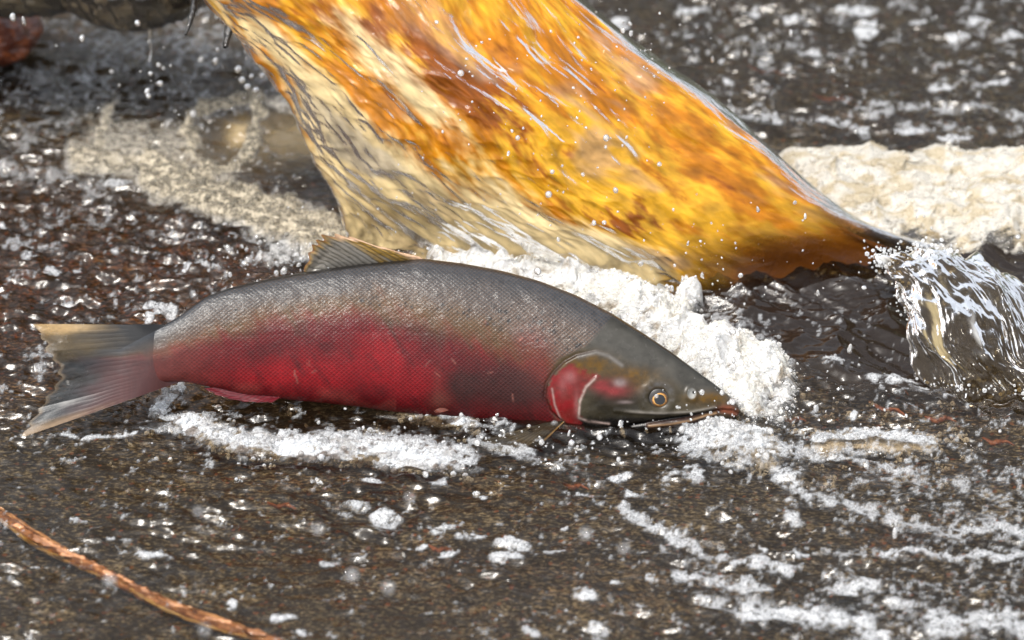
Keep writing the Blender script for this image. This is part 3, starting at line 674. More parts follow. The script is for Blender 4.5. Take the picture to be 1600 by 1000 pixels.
Cc = mixc(Cc, C3(70, 44, 42), np.clip(1.3*bl(800,605,70,38)+.9*bl(720,600,26,26), 0, 1)*.8)
Cc = mixc(Cc, C3(120, 40, 36), np.clip(bl(845,570,25,45)+bl(820,540,25,25), 0, 1)*.6)
Cc = mixc(Cc, pinkg, (1-sm(240, 380, SX))*.6*sm(.25, .5, REL))
Cc = mixc(Cc, C3(140, 85, 75), np.clip(bl(688,625,16,14)+.35*bl(684,590,7,30), 0, 1)*.7)
Cc = mixc(Cc, C3(190, 90, 85), .55*sm(.84, .95, REL)*(SX < 620)*sm(300, 380, SX)*sm(-.3, .4, nA))
tl_ = np.zeros(SX.shape+(3,))+C3(96, 92, 84); tl_ = mixc(tl_, C3(96, 84, 60), 1-sm(.1, .4, REL)); tl_ = mixc(tl_, C3(130, 84, 80), sm(.45, .7, REL))
Cc = Cc*(1+.22*nC+.15*nD)[..., None]
# thin dark ridge line along the back
Cc = mixc(Cc, C3(30, 28, 26), (1-sm(.012, .035, REL))*.9)
# spots
sr = np.random.default_rng(77)
for i in range(420):
    x0 = sr.uniform(330, 1010); r0 = sr.uniform(.05, .40)
    if r0 > ip([(330,.22),(600,.30),(800,.40),(1010,.40)], x0): continue
    if sr.random() > ip([(330,.35),(600,.55),(800,.9),(1010,.6)], x0): continue
    y0 = np.interp(x0, sx, tp)+r0*(np.interp(x0, sx, bt)-np.interp(x0, sx, tp)); rr = sr.uniform(1.3, 3.3)*(1.1 if r0 > .22 else .85)
    i0, i1 = np.searchsorted(sx, [x0-12, x0+12]); sl = slice(i0, i1)
    dx, dy = SX[sl]-x0, FY[sl]-y0; d = np.sqrt(((dx+.5*dy)/rr)**2+((dy-.3*dx)/(rr*1.15))**2)+.35*nC[sl]
    Cc[sl] = mixc(Cc[sl], C3(34, 36, 40), (1-sm(.6, 1.3, d))*sr.uniform(.35, .7)*(1.3 if r0 > .22 else .8)*near[sl])
for i in range(15):        # pale scars and scuffs
    x0 = sr.uniform(420, 850); f0 = sr.uniform(.35, .9); y0 = np.interp(x0, sx, tp)+f0*(np.interp(x0, sx, bt)-np.interp(x0, sx, tp)); a0 = sr.uniform(.2, 2.6); L_ = sr.uniform(1, 11)
    i0, i1 = np.searchsorted(sx, [x0-14, x0+14]); sl = slice(i0, i1)
    d = dseg(SX[sl], FY[sl], [(x0, y0), (x0+L_*math.cos(a0), y0-L_*math.sin(a0))]); Cc[sl] = mixc(Cc[sl], C3(214, 150, 140), np.exp(-(d/sr.uniform(.7, 1.6))**2)*sr.uniform(.2, .75)*near[sl])
# head
hd = sm(-6, 6, SX-np.interp(FY, [440,500,540,560,600,640,690], [985,950,915,872,852,860,888]))
headc = np.zeros_like(Cc)+C3(92, 84, 66)
hn = fbm(SX/26, FY/18, 560, 4); hn2 = fbm(SX/8, FY/6, 566, 3)
headc = mixc(headc, C3(98, 96, 90), sm(.15, .4, 1-REL-.35))  # grey sheen on the upper head, put into the skin colour
headc = mixc(headc, C3(128, 92, 20), np.clip(1.1*bl(915,570,36,17)+.8*bl(985,582,35,10)+1.0*bl(1105,622,34,10)+.5*bl(1000,600,40,12), 0, 1)*(.75+.5*hn2))
headc = mixc(headc, C3(60, 54, 40), np.clip(1.2*bl(965,635,48,22)+.8*bl(950,612,30,20), 0, 1))
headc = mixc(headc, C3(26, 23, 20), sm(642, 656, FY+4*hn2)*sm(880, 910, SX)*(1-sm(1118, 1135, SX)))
opred = [(872,578),(893,570),(915,583),(931,586),(914,604),(904,625),(903,655),(918,672),(895,668),(870,652),(856,630),(853,612),(858,594)]
dor = sdpoly(SX, FY, opred)+9*hn2+4*hn
headc = mixc(headc, C3(165, 18, 30), (1-sm(-4, 5, dor))*(.8+.4*hn))
headc = mixc(headc, C3(190, 130, 128), np.clip(1.1*bl(890,588,9,10)+.9*bl(900,630,4,18)+.6*bl(878,600,6,14), 0, 1)*.6*(1-sm(-2, 4, dor)))
headc = mixc(headc, C3(165, 60, 62), np.clip(bl(935,600,16,9)+bl(962,605,22,13), 0, 1)*(.8+.5*hn))
headc = mixc(headc, C3(190, 170, 168), np.clip(1.2*bl(967,597,9,6)+.8*bl(975,627,10,2.5), 0, 1)*.8)
headc = mixc(headc, C3(205, 180, 170), np.exp(-(dpre/1.9)**2)*np.clip(.75+.8*hn2, 0, 1))
headc = mixc(headc, C3(215, 180, 172), np.exp(-(dseg(SX, FY, [(862,606),(866,630),(876,655),(886,668)])/1.6)**2)*.7)
headc = mixc(headc, C3(60, 20, 20), np.exp(-((dop-1.5)/1.6)**2)*(1-sm(900, 960, SX))*.8)
headc = mixc(headc, C3(150, 145, 140), np.exp(-(dseg(SX, FY, [(903,557),(930,550),(950,556),(970,570)])/3.2)**2)*.8)
headc = mixc(headc, C3(120, 118, 118), np.exp(-((de-22)/5)**2)*np.clip(.35+.9*hn2+.5*(EY-FY)/25, 0, .8))
headc = mixc(headc, C3(30, 26, 22), 1-sm(13, 17.5, de))
headc = mixc(headc, C3(168, 160, 150), np.exp(-(dmx/1.8)**2)*.8*sm(965, 1000, SX))
headc = mixc(headc, C3(10, 8, 8), np.exp(-(dm/3.4)**2))
headc = mixc(headc, C3(186, 148, 112), np.exp(-(dlp/2.0)**2)*.95)
headc = mixc(headc, C3(120, 90, 84), np.exp(-((dlp-4)/1.6)**2)*.35)
headc = mixc(headc, C3(176, 104, 78), np.clip(1.2*bl(1132,638,12,6)+.8*bl(1146,645,8,6), 0, 1))
headc = mixc(headc, C3(46, 44, 34), (1-sm(.0, .12, REL))*.85)
headc = mixc(headc, C3(195, 195, 190), 1-sm(.5, .9, dn)); headc = mixc(headc, C3(15, 14, 14), 1-sm(.15, .4, np.hypot((SX-1081)/7, (FY-612)/9)))
headc = headc*(1+.25*hn+.22*hn2)[..., None]
Cc = mixc(Cc, headc, hd)
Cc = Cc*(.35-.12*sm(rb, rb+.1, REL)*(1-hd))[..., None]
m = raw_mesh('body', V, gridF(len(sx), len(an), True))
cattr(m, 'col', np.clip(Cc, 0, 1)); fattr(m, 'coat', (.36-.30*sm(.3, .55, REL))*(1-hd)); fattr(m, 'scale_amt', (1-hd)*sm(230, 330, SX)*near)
cattr(m, 'sc', np.stack([SX/7.6+.02*nA, (FY+.25*(SX-700)*.1)/6.2, 0*SX], -1))
fattr(m, 'rough', .38+.08*nC-.14*hd+.1*sm(.4, .6, REL)*(1-hd))
salmon = empty('salmon', FP(800, 660, 0)); body = link('body', m, MAT['fish'])
bpy.context.view_layer.update()
def adopt(o, par):
    o.parent = par; o.matrix_parent_inverse = par.matrix_world.inverted()
    return o
adopt(body, salmon)
tag(salmon, 'crimson flanked salmon with spotted grey back thrashing through shallow water', 'fish')
def surf_t(px, py):
    """thickness (px units) of the near flank at a photo position"""
    t0, b0 = np.interp(px, sx, tp), np.interp(px, sx, bt); cc_ = np.clip((( (t0+b0)/2-py)/((b0-t0)/2)), -1, 1)
    c1 = np.sign(cc_)*np.abs(cc_)**(1/.92); s1 = np.sqrt(np.clip(1-c1*c1, 0, 1))
    return np.interp(px, sx, th)*s1**.82+np.interp(px, sx, bd)

# fins -----------------------------------------------------------------
def fin(name, base, outer, tb, to, nr, colf, thick=1.6, ns=120, nu=160, ragged=6, curl=0, rayh=.9, warp=2.2, drape=False):
    """base, outer: matching px polylines; tb,to: depth towards the camera along them; nr rays run from base to outer"""
    B = catmull(base, nu); O = catmull(outer, nu); u = np.linspace(0, 1, nu)
    TB = np.interp(u, np.linspace(0, 1, len(tb)), tb); TO = np.interp(u, np.linspace(0, 1, len(to)), to)
    Uq, Sq = np.meshgrid(u, np.linspace(0, 1, ns), indexing='ij')
    ext = 1+ragged*.01*(np.sin(Uq*nr*2*math.pi*.5)*.5+fbm(Uq*nr*.7, 0*Uq, 611, 3))
    s = Sq*ext
    px = B[:, None, 0]*(1-s)+O[:, None, 0]*s; py = B[:, None, 1]*(1-s)+O[:, None, 1]*s
    ph = Uq*nr+.5*fbm(Uq*6, Sq*3, 620, 2)
    ray = np.abs(np.sin(ph*math.pi))**.7
    t = TB[:, None]*(1-s)+TO[:, None]*s + curl*np.sin(s*math.pi)*(.5+.5*Uq) + warp*fbm(Uq*3.5, Sq*2.0, 630, 3)*Sq
    if drape:
        own = sm(.45, .95, s); pc_ = np.clip(px, 190, 1150); ts = np.interp(pc_, sx, bd)+np.interp(pc_, sx, th)+.2-16*(1-sm(0, .30, s))**1.3
        t = ts*(1-own)+(t)*own
    th_ = thick*(1-.75*Sq)*(sm(0, .5, Sq) if drape else 1.0)
    if drape: ray = ray*sm(.2, .6, Sq)
    A = FP(px, py, t+th_*.5+rayh*ray*(1-.5*Sq)); Bk = FP(px, py, t-th_*.5)
    c = colf(Uq, Sq, ray, px, py)
    n = nu*ns; Fa = gridF(nu, ns); Fb = Fa[:, ::-1]+n
    idx = np.arange(n).reshape(nu, ns); loop = np.concatenate([idx[0, :], idx[1:, -1], idx[-1, -2::-1], idx[-2:0:-1, 0]])
    nx = np.roll(loop, -1); Fs = np.stack([loop, nx, nx+n, loop+n], -1)
    m = raw_mesh(name, np.concatenate([A.reshape(-1, 3), Bk.reshape(-1, 3)]), np.concatenate([Fa, Fb, Fs]))
    c = c*(.72+.14*fbm(px/5, py/3, 640, 3))[..., None]
    if drape:       # skin colour runs on from the stalk into the rays
        ii = np.clip(np.searchsorted(sx, px), 4, len(sx)-1); t0, b0 = tp[ii], bt[ii]
        cc_ = np.clip(((t0+b0)/2-py)/((b0-t0)/2), -.97, .97); a_ = np.arccos(np.sign(cc_)*np.abs(cc_)**(1/.92)); jj = np.clip((a_/math.pi*na).astype(int), 4, na-5)
        c = mixc(Cc[ii, jj], c, sm(.30, .95, s+.14*fbm(px/30, py/16, 645, 3)))
    cattr(m, 'col', np.clip(np.concatenate([c.reshape(-1, 3)]*2), 0, 1)); tn = np.clip(.04+.5*sm(.72, 1.0, Sq+.1*fbm(Uq*8, Sq*2, 690, 2)), 0, 1)*(.35 if thick < 2.5 else 1); fattr(m, 'thin', np.concatenate([tn.ravel()]*2))
    return adopt(link(name, m, FINM), salmon)
def mat_fin():
    m = M('fin_membrane'); c = m.attr('col'); b = m.bump(m.noise(500, 3, .6), .2, .0006)
    p = m.princ(Base_Color=c, Roughness=.4, Normal=b, Coat_Weight=.35, Coat_Roughness=.16)
    t = m.node('ShaderNodeBsdfTranslucent'); m.put(c, t.inputs[0])
    return m.done(m.mixs(m.attr('thin', True), m.mixs(.3, p, t), m.node('ShaderNodeBsdfTransparent')))
FINM = mat_fin()
def col_dorsal(u, s, ray, px, py):
    c = np.zeros(u.shape+(3,))+C3(158, 124, 44)
    c = mixc(c, C3(112, 92, 52), sm(.55, .2, s)*.5)
    c = mixc(c, C3(120, 122, 122), sm(.25, .5, u+.25*aniso(s, u, 0, .6, .1, 650, 2))*.8*(1-sm(.75, .98, s)))
    c = mixc(c, C3(52, 48, 42), (1-ray)*.75)
    c = mixc(c, C3(150, 80, 60), sm(.9, 1, s)*.5)
    c = mixc(c, C3(235, 196, 160), np.clip((1-sm(.06, .16, u))+sm(.78, .9, s)*(1-sm(.32, .5, u)), 0, 1))
    sp = sm(.5, .6, fbm(px/7, py/3, 655, 2)); return mixc(c, C3(46, 40, 26), sp*.5*(u < .6))
fin('dorsal_fin', [(672,409),(650,412),(625,413),(600,415),(575,418),(550,420),(525,424),(500,430)],
    [(655,401),(602,387),(552,373),(518,367),(498,372),(494,384),(484,398),(476,424)], [3, 4, 4], [6, 22, 26, 20, 8], 17, col_dorsal, ragged=10, curl=4, warp=6)
def col_tail(u, s, ray, px, py):
    n = fbm(px/34, py/20, 660, 3)
    c = np.zeros(u.shape+(3,))+C3(66, 64, 58)
    c = mixc(c, C3(112, 92, 52), 1-sm(.2, .42, u+.06*n))
    c = mixc(c, C3(34, 44, 50), np.exp(-((u-.42+.05*n)/.11)**2)*.85*sm(.2, .5, s))
    c = mixc(c, C3(96, 102, 106), sm(.48, .66, u+.1*n)*.8*sm(.0, .45, s))
    c = mixc(c, C3(130, 84, 80), (1-sm(.15, .75, s+.1*n))*.8*sm(.35, .7, u))
    c = mixc(c, C3(24, 30, 34), (1-ray)*.3*sm(.25, .5, u+.1*n)*(1-sm(.6, .8, u))); c = c*(.82+.3*aniso(s, u, .1, .5, .12, 670, 3))[..., None]
    c = mixc(c, C3(215, 180, 122), (1-sm(.05, .12, u+.02*n))*.95)
    c = mixc(c, C3(160, 140, 112), sm(.955, .99, s)*.6)
    c = mixc(c, C3(178, 150, 116), sm(.88, .98, u)*.9*sm(.2, .5, s)); return c
fin('tail_fin', [(262,507),(282,520),(290,540),(290,555),(290,572),(286,588),(282,597)],
    [(58,506),(76,535),(94,562),(98,590),(82,620),(60,650),(48,680)], [40, 40, 40], [62, 76, 66, 56, 74], 19, col_tail, thick=3, ns=170, nu=240, ragged=3, drape=True, curl=5, rayh=.35, warp=7)
def col_pec(u, s, ray, px, py):
    c = np.zeros(u.shape+(3,))+C3(48, 50, 50); c = mixc(c, C3(20, 20, 20), (1-ray)*.6); c = mixc(c, C3(196, 172, 132), (1-sm(.06, .13, u))); return mixc(c, C3(90, 94, 96), sm(.6, 1, s)*.4)
fin('pectoral_fin', [(884,655),(876,656),(866,657),(856,658)], [(852,686),(812,706),(770,704),(738,690)], [46, 44, 40], [70, 60, 48], 12, col_pec, ns=90, nu=90, ragged=4)
def col_pel(u, s, ray, px, py):
    c = np.zeros(u.shape+(3,))+C3(120, 62, 48); return mixc(c, C3(150, 90, 70), (1-ray)*.5)
fin('pelvic_fin', [(702,640),(696,637),(688,636)], [(692,643),(684,644),(678,641)], [50, 48, 46], [56, 54, 52], 7, col_pel, ns=50, nu=50, thick=3)
def col_anal(u, s, ray, px, py):
    c = np.zeros(u.shape+(3,))+C3(120, 28, 40); return mixc(c, C3(40, 20, 20), (1-ray)*.6)
fin('anal_fin', [(440,620),(410,617),(380,612),(350,604)], [(428,628),(390,627),(345,618),(320,606)], [26, 26, 30], [36, 36, 38], 12, col_anal, ns=50, nu=70)
# eye ------------------------------------------------------------------
def dome(name, cx, cy, r, t0, bulge, colf, mat, par, n=24, na_=48, flat=1.0):
    rr = np.linspace(0, 1, n); aa = np.linspace(0, 2*math.pi, na_, endpoint=False); Rr, Aa = np.meshgrid(rr, aa, indexing='ij')
    px = cx+r*Rr*np.cos(Aa); py = cy+r*Rr*np.sin(Aa)*.93; t = t0+bulge*np.sqrt(np.clip(1-Rr**2*flat, 0, 1))
    m = raw_mesh(name, FP(px, py, t), gridF(n, na_, True)); cattr(m, 'col', np.clip(colf(Rr, Aa), 0, 1).reshape(-1, 3))
    return adopt(link(name, m, mat), par)
EYEM = mat_col('eye_surface', .15, (800, .05, .0003), .45, .3)
te = surf_t(EX, EY)
def c_eye(r, a): c = np.zeros(r.shape+(3,))+C3(30, 27, 24); return mixc(c, C3(92, 90, 86), sm(.7, .95, r)*.6)
def c_iris(r, a):
    c = np.zeros(r.shape+(3,))+C3(120, 80, 36); c = mixc(c, C3(50, 34, 18), sm(-.2, .5, vn(a*4, r*3, 700))*.7*(r < .93)); c = mixc(c, C3(190, 140, 64), np.exp(-((r-.68)/.09)**2)); return mixc(c, C3(40, 28, 18), sm(.9, 1, r))
def c_pup(r, a): return np.zeros(r.shape+(3,))+C3(8, 10, 14)
eye = dome('eye', EX, EY, 18, te-4.2, 4.6, c_eye, EYEM, salmon)
dome('iris', EX+2, EY+2.5, 13, te-1.6, 2.6, c_iris, EYEM, eye)
dome('pupil', EX+2.5, EY+3, 8.6, te+.6, .9, c_pup, EYEM, eye, flat=.5)

# ------------------------------------------------------------------ boulder top left, red rock, twigs
def blobrock(name, cpos, rx, ry, rz, colA, colB, label, seed, mat, streak=(3, 26), lump=.12, cat='rock', parent=None):
    nu, nv = 260, 150
    u, v = np.meshgrid(np.linspace(0, 2*math.pi, nu, endpoint=False), np.linspace(0.001, math.pi-.001, nv))
    d = np.stack([np.sin(v)*np.cos(u), np.sin(v)*np.sin(u), np.cos(v)], -1)
    q = 1+lump*(vn(d[..., 0]*1.5+5, d[..., 2]*1.5+d[..., 1], seed)+.5*vn(d[..., 0]*3+d[..., 1]*2, d[..., 2]*3, seed+1))+.018*vn(d[..., 0]*14, d[..., 2]*14+d[..., 1]*9, seed+2)+.006*vn(d[..., 0]*streak[1], d[..., 2]*streak[0]*4, seed+3)
    Vv = d*q[..., None]*np.array([rx, ry, rz])+np.array(cpos)
    n = fbm(d[..., 0]*5+9, d[..., 2]*5+d[..., 1]*3, seed+4, 4); n2 = vn(d[..., 0]*streak[1]+d[..., 2]*6, d[..., 2]*streak[0]+4, seed+8)
    c = np.zeros(Vv.shape)+np.array(colA); c = mixc(c, np.array(colB), np.clip(sm(-.2, .5, n+.6*n2), 0, 1))
    m = raw_mesh(name, Vv, gridF(nv, nu, True)); cattr(m, 'col', c); o = link(name, m, mat)
    return tag(o, label, cat)
ROCKM = mat_col('wet_dark_rock', .22, (160, .6, .003), .5)
c1 = P(205.0, -62.0, .165); blobrock('boulder', c1, .088, .085, .066, (.012, .010, .008), (.07, .055, .035), 'black wet rounded boulder bulging down at the top left, dripping', 800, ROCKM, lump=.04)
c2 = P(20.0, -86.0, .165); blobrock('boulder', c2, .13, .10, .068, (.012, .010, .008), (.06, .048, .03), 'darker flatter boulder edge in the top left corner', 820, ROCKM, lump=.06)
c3 = P(-45.0, 45.0, .03); blobrock('boulder', c3, .068, .06, .036, (.10, .022, .008), (.26, .07, .02), 'rust red rock low in the top left corner', 840, mat_col('red_rock', .35, (200, .6, .003), .3), lump=.1)
def rod(name, pts, rads, cols, mat, label=None, cat=None, group=None, parent=None, nseg=120, nr=14, lumpy=.2, seed=0):
    pc = catmull(pts, nseg); rr = np.interp(np.linspace(0, 1, nseg), np.linspace(0, 1, len(rads)), rads)
    tg = np.gradient(pc, axis=0); tg /= np.linalg.norm(tg, axis=1, keepdims=True)
    up = np.array([0, -.3, 1.0]); a = np.cross(tg, up); a /= np.linalg.norm(a, axis=1, keepdims=True); b = np.cross(a, tg)
    th_ = np.linspace(0, 2*math.pi, nr, endpoint=False); I, T = np.meshgrid(np.linspace(0, 1, nseg), th_, indexing='ij')
    q = rr[:, None]*(1+lumpy*vn(I*nseg*.25, T*2, seed)+lumpy*.6*vn(I*nseg*.7, T*3, seed+1))
    V_ = pc[:, None]+q[..., None]*(np.cos(T)[..., None]*a[:, None]+np.sin(T)[..., None]*b[:, None])
    m = raw_mesh(name, V_, gridF(nseg, nr, True)); n = vn(I*nseg*.08, T*4, seed+2)+.5*vn(I*nseg*.4, T*2, seed+3)
    c = np.zeros(V_.shape)+np.array(cols[0]); c = mixc(c, np.array(cols[1]), sm(-.3, .4, n)); cattr(m, 'col', c)
    o = link(name, m, mat)
    if parent is not None: adopt(o, parent)
    if label: tag(o, label, cat, group)
    return o
TWM = mat_col('wet_twig', .3, (300, .5, .002), .4)
rod('twig', [P(306., -60., .26), P(304., 0., .235), P(298., 30., .222), P(290., 54., .213)], [.0032, .003, .0026, .0012], [(.006,)*3, (.02, .016, .012)], TWM, 'thin black twig hanging beside the boulder', 'twig', seed=3)
rod('twig', [P(378., -30., .24), P(366., 15., .22), P(359., 40., .212), P(352., 74., .20)], [.005, .005, .0046, .002], [(.006,)*3, (.02, .016, .012)], TWM, 'short thick black twig end close to the left rim of the fall', 'twig', seed=5)

# submerged orange root, bottom left
RM = mat_col('orange_root', .45, (240, .7, .003), .3)
pr = [(-140,700),(-60,765),(0,806),(60,845),(130,880),(200,915),(270,950),(350,978),(440,1008),(560,1060)]
root = empty('root', P(200., 915., 0)); bpy.context.view_layer.update()
rod('main_stem', [P(float(a), float(b), -.0045+.0012*math.sin(i*2)) for i, (a, b) in enumerate(pr)], [.0036, .0045, .0040, .0046, .0050, .0042, .0046, .005], [(.20, .08, .028), (.46, .22, .10)], RM, parent=root, nseg=300, lumpy=.4, seed=11)
rod('root_strand', [P(float(a)+8, float(b)-4+3*math.sin(i*1.7), -.0035) for i, (a, b) in enumerate(pr)], [.0012, .0018, .0010, .0018, .0012], [(.3, .13, .05), (.62, .38, .2)], RM, parent=root, nseg=300, lumpy=.5, seed=15)
rod('root_strand', [P(float(a)-6, float(b)+4+3*math.cos(i*1.9), -.0045) for i, (a, b) in enumerate(pr)], [.0008, .0015, .0020, .0010, .0016], [(.3, .17, .05), (.5, .36, .14)], RM, parent=root, nseg=300, lumpy=.5, seed=19)
tag(root, 'long orange brown root lying diagonally in the water at bottom left', 'root')

# rust coloured plant shreds lying on the bed
SHR = [(1200,112,60,18,'rust strand under the back water above the foam heap'),(1300,155,60,16,'rust strand next to the dark gap behind the foam heap'),(1388,640,60,25,'salmon pink shred below the small dark swirl right of the snout'),(1470,655,50,8,'longest pink shred below the clear splash at right'),(1240,655,40,6,'short rust shred just right of the snout'),(1400,600,40,35,'faint red shred between the snout and the clear splash'),(690,858,40,14,'thin pale orange shred below the foam flecks, lower centre'),(1560,690,50,12,'rust shred at the right edge of the shallows'),(440,790,46,12,'thin red strand under brown water above the root'),(900,760,40,10,'rust strand under water below the pectoral fin')]
for i, (a, b, l, s, lab) in enumerate(SHR):
    z_ = -.0045 if i in (2, 3, 5) else -.0065
    pts = [P(a-l*.5, b-s*.5, z_), P(a-l*.15, b-s*.1+3, z_), P(a+l*.2, b+s*.1-2, z_), P(a+l*.5, b+s*.5, z_)]
    rod('plant_shred', [np.array(p) for p in pts], [.0008, .0022, .0018, .0005], [(.16, .045, .02), (.32, .12, .07)], RM, lab, 'plant shred', 'plant shreds in the shallows', nseg=40, nr=8, seed=30+i, lumpy=.5)

# ------------------------------------------------------------------ clear splash curl at right
SN = [[(1365,405,.052),(1430,392,.062),(1500,398,.062),(1560,420,.055),(1640,470,.05)],
      [(1400,425,.050),(1450,425,.062),(1530,440,.062),(1600,480,.055),(1680,540,.045)],
      [(1412,470,.038),(1470,480,.052),(1550,500,.05),(1620,540,.042),(1700,590,.03)],
      [(1425,525,.022),(1480,545,.034),(1560,560,.034),(1630,590,.026),(1710,630,.015)],
      [(1445,590,.002),(1500,605,.010),(1580,612,.010),(1650,630,.006),(1720,660,-.004)],
      [(1460,625,-.008),(1510,640,-.006),(1590,640,-.006),(1660,655,-.006),(1730,680,-.01)]]
sn = [[P(float(a), float(b), c) for a, b, c in r] for r in SN]
top = [p+np.array([.004, .035, -.035]) for p in sn[0]]; sn.insert(0, top)
for r in sn: r.insert(0, r[0]+np.array([.012, .03, -.016]))
nu, nv = 260, 260
SG = cnet(sn, nu, nv); s_n = grid_normals(SG)
if s_n[nv//2, nu//2] @ N_ < 0: s_n = -s_n
su, sv = np.meshgrid(np.linspace(0, 1, nu), np.linspace(0, 1, nv))
k1 = aniso(sv, su, .25, .35, .05, 900, 3); k2 = aniso(sv, su, .5, .14, .045, 910, 4); k3 = fbm(su*9, sv*9, 920, 3)
SG = SG+s_n*(.0045*k1+.0030*k2+.006*k3)[..., None]+(.007*fbm(sv*5, su*5, 930, 3))[..., None]*np.array([1, 0, .5])
white = .75*sm(.0, .8, k1+.5*k2+.35*np.exp(-((su-.2)/.05)**2)+.5*np.exp(-((sv-.2)/.06)**2)+.1*sm(.6, .9, su)-.66+.6*k3)*(1-sm(.72, .9, sv))
creamy = sm(.2, .5, -k1+.4*k2)*sm(.3, .5, sv)*(1-sm(.75, .85, sv))
sc = np.zeros(SG.shape)+np.array([.10, .075, .045]); sc = mixc(sc, np.array([.82, .84, .85]), white); sc = mixc(sc, np.array([.62, .50, .26]), creamy*.7*(1-white))
m = raw_mesh('splash', SG, gridF(nv, nu)); cattr(m, 'col', sc); fattr(m, 'clear', np.clip(.8-.72*white-.4*creamy, 0, 1)); cattr(m, 'flow', np.stack([sv*14, su*26, 0*su], -1))
tag(link('splash', m, MAT['fall']), 'clear curling splash of water with white streaks near the right edge', 'splash')
rim_pts = np.concatenate([SG[int(nv*.17), 40:150:2], SG[40:160:4, int(nu*.19)], SG[int(nv*.84), 50:180:8]])
rim_pts = np.repeat(rim_pts, 4, 0)+rng.normal(0, .0042, (len(rim_pts)*4, 3))+np.array([0, -.002, .002])
r = np.clip(rng.lognormal(-.2, .5, len(rim_pts)), .3, 2.5)*.0011
scatter('splash_bubbles', rim_pts, r, np.tile([.82, .84, .85], (len(r), 1)), MAT['glass'], 'bubbles fringing the clear curling splash at right')

# ------------------------------------------------------------------ droplets
DR = MAT['drop']
def pick(n, cx, cy, sx_, sy_, zlo, zhi):
    a = rng.normal(cx, sx_, n); b = rng.normal(cy, sy_, n); return P(a, b, rng.uniform(zlo, zhi, n))
D_ = [pick(150, 860, 190, 110, 90, .20, .26), pick(60, 760, 350, 160, 50, .09, .12), pick(110, 1060, 420, 120, 50, .04, .09), pick(200, 1120, 620, 60, 60, .01, .05), pick(50, 1450, 400, 90, 60, .05, .09),
      pick(50, 980, 60, 60, 40, .2, .24), pick(90, 330, 120, 110, 60, .03, .16), pick(200, 850, 690, 260, 26, .003, .012), pick(170, 440, 400, 60, 20, .004, .02), pick(60, 1150, 100, 120, 70, .05, .12), pick(90, 1230, 650, 120, 40, .003, .02)]
pts = np.concatenate(D_); r = np.clip(rng.lognormal(-.45, .7, len(pts)), .25, 3.0)*.0011
stt = np.ones((len(pts), 3)); stt[:, 2] = rng.uniform(.8, 1.4, len(pts)); stt[:, 0] = rng.uniform(.6, 1.2, len(pts))
scatter('spray', pts, r, np.tile([.85, .85, .85], (len(pts), 1)), DR, 'fine spray of clear drops around the fall and the salmon', subdiv=2, stretch=stt)
def drop_mesh(nm, r, k):
    n, a_ = 18, 20
    v, u = np.meshgrid(np.linspace(.001, math.pi-.001, n), np.linspace(0, 2*math.pi, a_, endpoint=False), indexing='ij')
    taper = 1-.25*k*(np.cos(v)+1)/2
    V_ = np.stack([np.sin(v)*np.cos(u)*r*taper, np.sin(v)*np.sin(u)*r*taper, np.cos(v)*r*(1+.5*k)], -1)
    m = raw_mesh(nm, V_, gridF(n, a_, True)); return m
DM = [drop_mesh('droplet', .0026, k) for k in (0, .6, 1.6)]
for m_ in DM: m_.materials.append(DR)
drops = [(1184,327,.14,2,1.0),(1258,338,.13,2,.9),(1113,93,.14,2,1.0),(1236,52,.12,2,1.0),(1498,52,.12,2,.9),(1278,458,.09,2,1.0),(1328,545,.05,2,1.5),(1075,380,.10,2,.8),(1350,450,.06,0,1.2),
   (215,36,.20,0,1.6),(128,60,.16,1,1.5),(232,150,.12,0,1.3),(372,108,.10,0,1.9),(378,125,.095,0,1.7),(387,136,.09,0,1.7),(400,141,.09,0,1.6),(393,119,.10,0,1.2),(410,118,.10,0,1.3),(337,95,.12,1,1.5),(340,78,.14,1,1.0),(235,115,.12,0,1.2),(230,143,.1,1,1.5),(250,130,.1,0,1.5),
   (20,27,.2,1,1.8),(37,33,.2,2,1.5),(1216,565,.03,1,1.2),(1235,580,.02,0,1.0),(893,692,.012,0,1.6),(889,677,.018,2,1.0),(1400,817,.02,2,1.2),(1398,833,.015,2,1.6),(288,424,.008,0,1.4),(382,412,.008,0,1.6),(432,428,.008,1,1.6),
   (497,828,.42,0,1.5),(550,900,.42,0,1.8),(607,920,.42,1,1.5),(915,835,.40,0,1.6),(172,908,.40,0,1.7),(320,985,.42,0,1.3),(640,778,.40,0,1.2),(975,858,.4,0,1.4),(310,800,.4,0,1.2)]
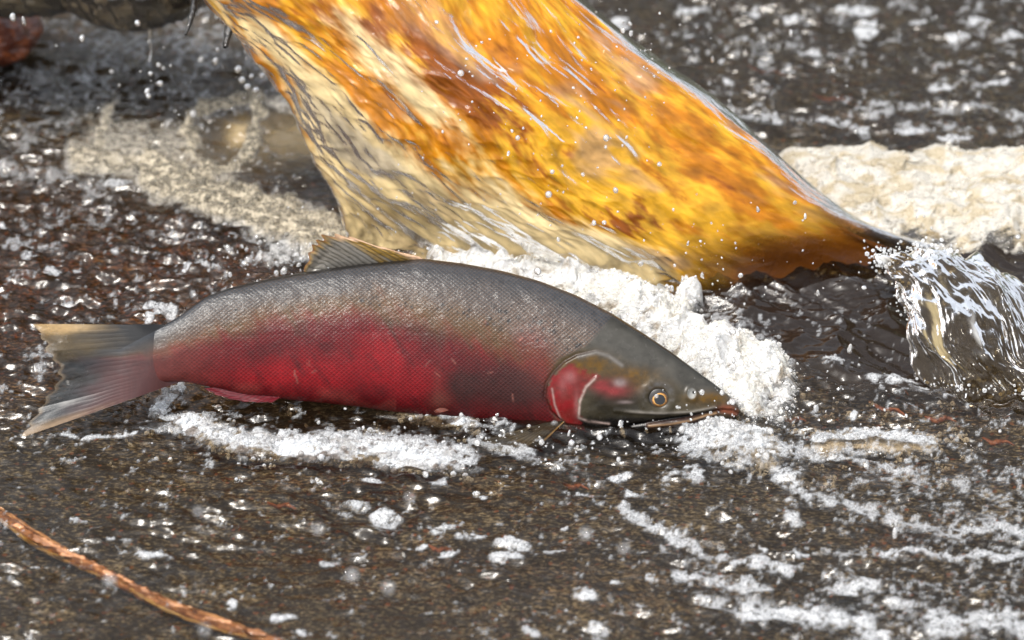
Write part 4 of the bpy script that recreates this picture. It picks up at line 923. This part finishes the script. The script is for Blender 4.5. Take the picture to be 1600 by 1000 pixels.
DLAB = ['brighter falling drop in front of the lower amber fall', 'dimmer falling drop at the right rim of the lower amber fall', 'tall falling drop just right of the top of the amber fall', 'upright drop above the back water, upper centre right',
 'tall drop above the back water nearest the top right corner', 'drop over the dark current below the right rim of the fall', 'largest pale drop over the dark current, left of the clear splash', 'small drop in front of the foot of the amber fall', 'round drop beside the upper left tip of the clear splash',
 'round drop clinging to the underside of the black boulder', 'long drop hanging under the left end of the boulder', 'drop under the end of the longest boulder drip', 'big round drop highest in the cluster left of the fall rim', 'upper middle drop in the cluster left of the fall rim', 'middle drop in the cluster left of the fall rim',
 'lowest drop in the cluster left of the fall rim', 'small drop tucked between the big ones left of the fall rim', 'rightmost drop in the cluster left of the fall rim', 'long drop above the cluster left of the fall rim', 'small drop below the stubby twig', 'golden drop at the tip of the longest boulder drip', 'drop just above the beige froth edge, left one',
 'larger drop just above the beige froth edge, right one', 'left one of two long drops before the rust red rock', 'right one of two long drops before the rust red rock', 'upper drop above the salmon snout in front of the foam', 'lower right drop above the salmon snout', 'round drop below the salmon jaw', 'slim drop hanging from the jaw thread below the eye',
 'upper of two stacked glints over the rust patch at right', 'lower of two stacked glints over the rust patch at right', 'round bubble on the water left of the dorsal fin, lower left', 'small round bubble nearest above the salmon back, left of the fin', 'oval bubble beside the rear of the dorsal fin']
BLAB = ['below the pelvic fin, left of the foam flecks', 'in the lower centre, left of the tall one', 'in the lower centre, tall and right of its neighbour', 'far right of the others, below the salmon jaw', 'hanging over the orange root', 'at the bottom edge right of the root', 'just under the belly foam strip', 'farthest right, below and beside the one under the jaw', 'above the root, dimmest on the left']
for i, (a, b, z_, kx, s) in enumerate(drops):
    o = bpy.data.objects.new('droplet', DM[kx]); COL.objects.link(o); o.location = P(float(a), float(b), z_); o.scale = (s*.75,)*3
    o.rotation_euler = (rng.uniform(-.3, .3), rng.uniform(-.3, .3), 0)
    if i < len(DLAB): tag(o, DLAB[i], 'droplet', 'water drops caught in mid air')
    else: tag(o, 'blurred drop '+BLAB[i-len(DLAB)], 'droplet', 'blurred drops over the foreground')
# threads of water hanging from the boulder and the jaw
for (pts_, rr_, lab) in [([(128,26,.115),(129,45,.10),(127,62,.085)], [.0006, .0005, .0014], 'thin drip hanging from the left of the boulder'),
                  ([(236,34,.12),(233,60,.10),(236,80,.085),(234,96,.075)], [.0011, .0008, .0010, .0014], 'longest drip hanging from the lowest point of the boulder')]:
    pc = [P(float(a), float(b), c) for a, b, c in pts_]
    m_ = rod('water_drip', pc, rr_, [(.5,)*3, (.5,)*3], DR, lab, 'water drip', nseg=40, nr=10)
for (pts_, rr_, lab) in [([(889,0,0)], [], '')][:0]: pass
jaw = [([(970,655,58),(968,663,60),(972,674,60),(975,682,58)], [.0018, .0028, .0026, .0012], 'thick clear trickle running off the jaw below the cheek'),
       ([(1004,664,52),(1008,668,54),(1010,676,53)], [.0014, .0020, .0014], 'short trickle off the middle of the lower jaw'),
       ([(1045,650,52),(1045,664,56),(1046,675,56)], [.0008, .0012, .0026], 'thin thread of water ending in a drop below the eye')]
for pts_, rr_, lab in jaw:
    rod('water_trickle', [FP(float(a), float(b), float(t)) for a, b, t in pts_], rr_, [(.6,)*3, (.6,)*3], DR, lab, 'water trickle', nseg=50, nr=12, lumpy=.35, seed=60)
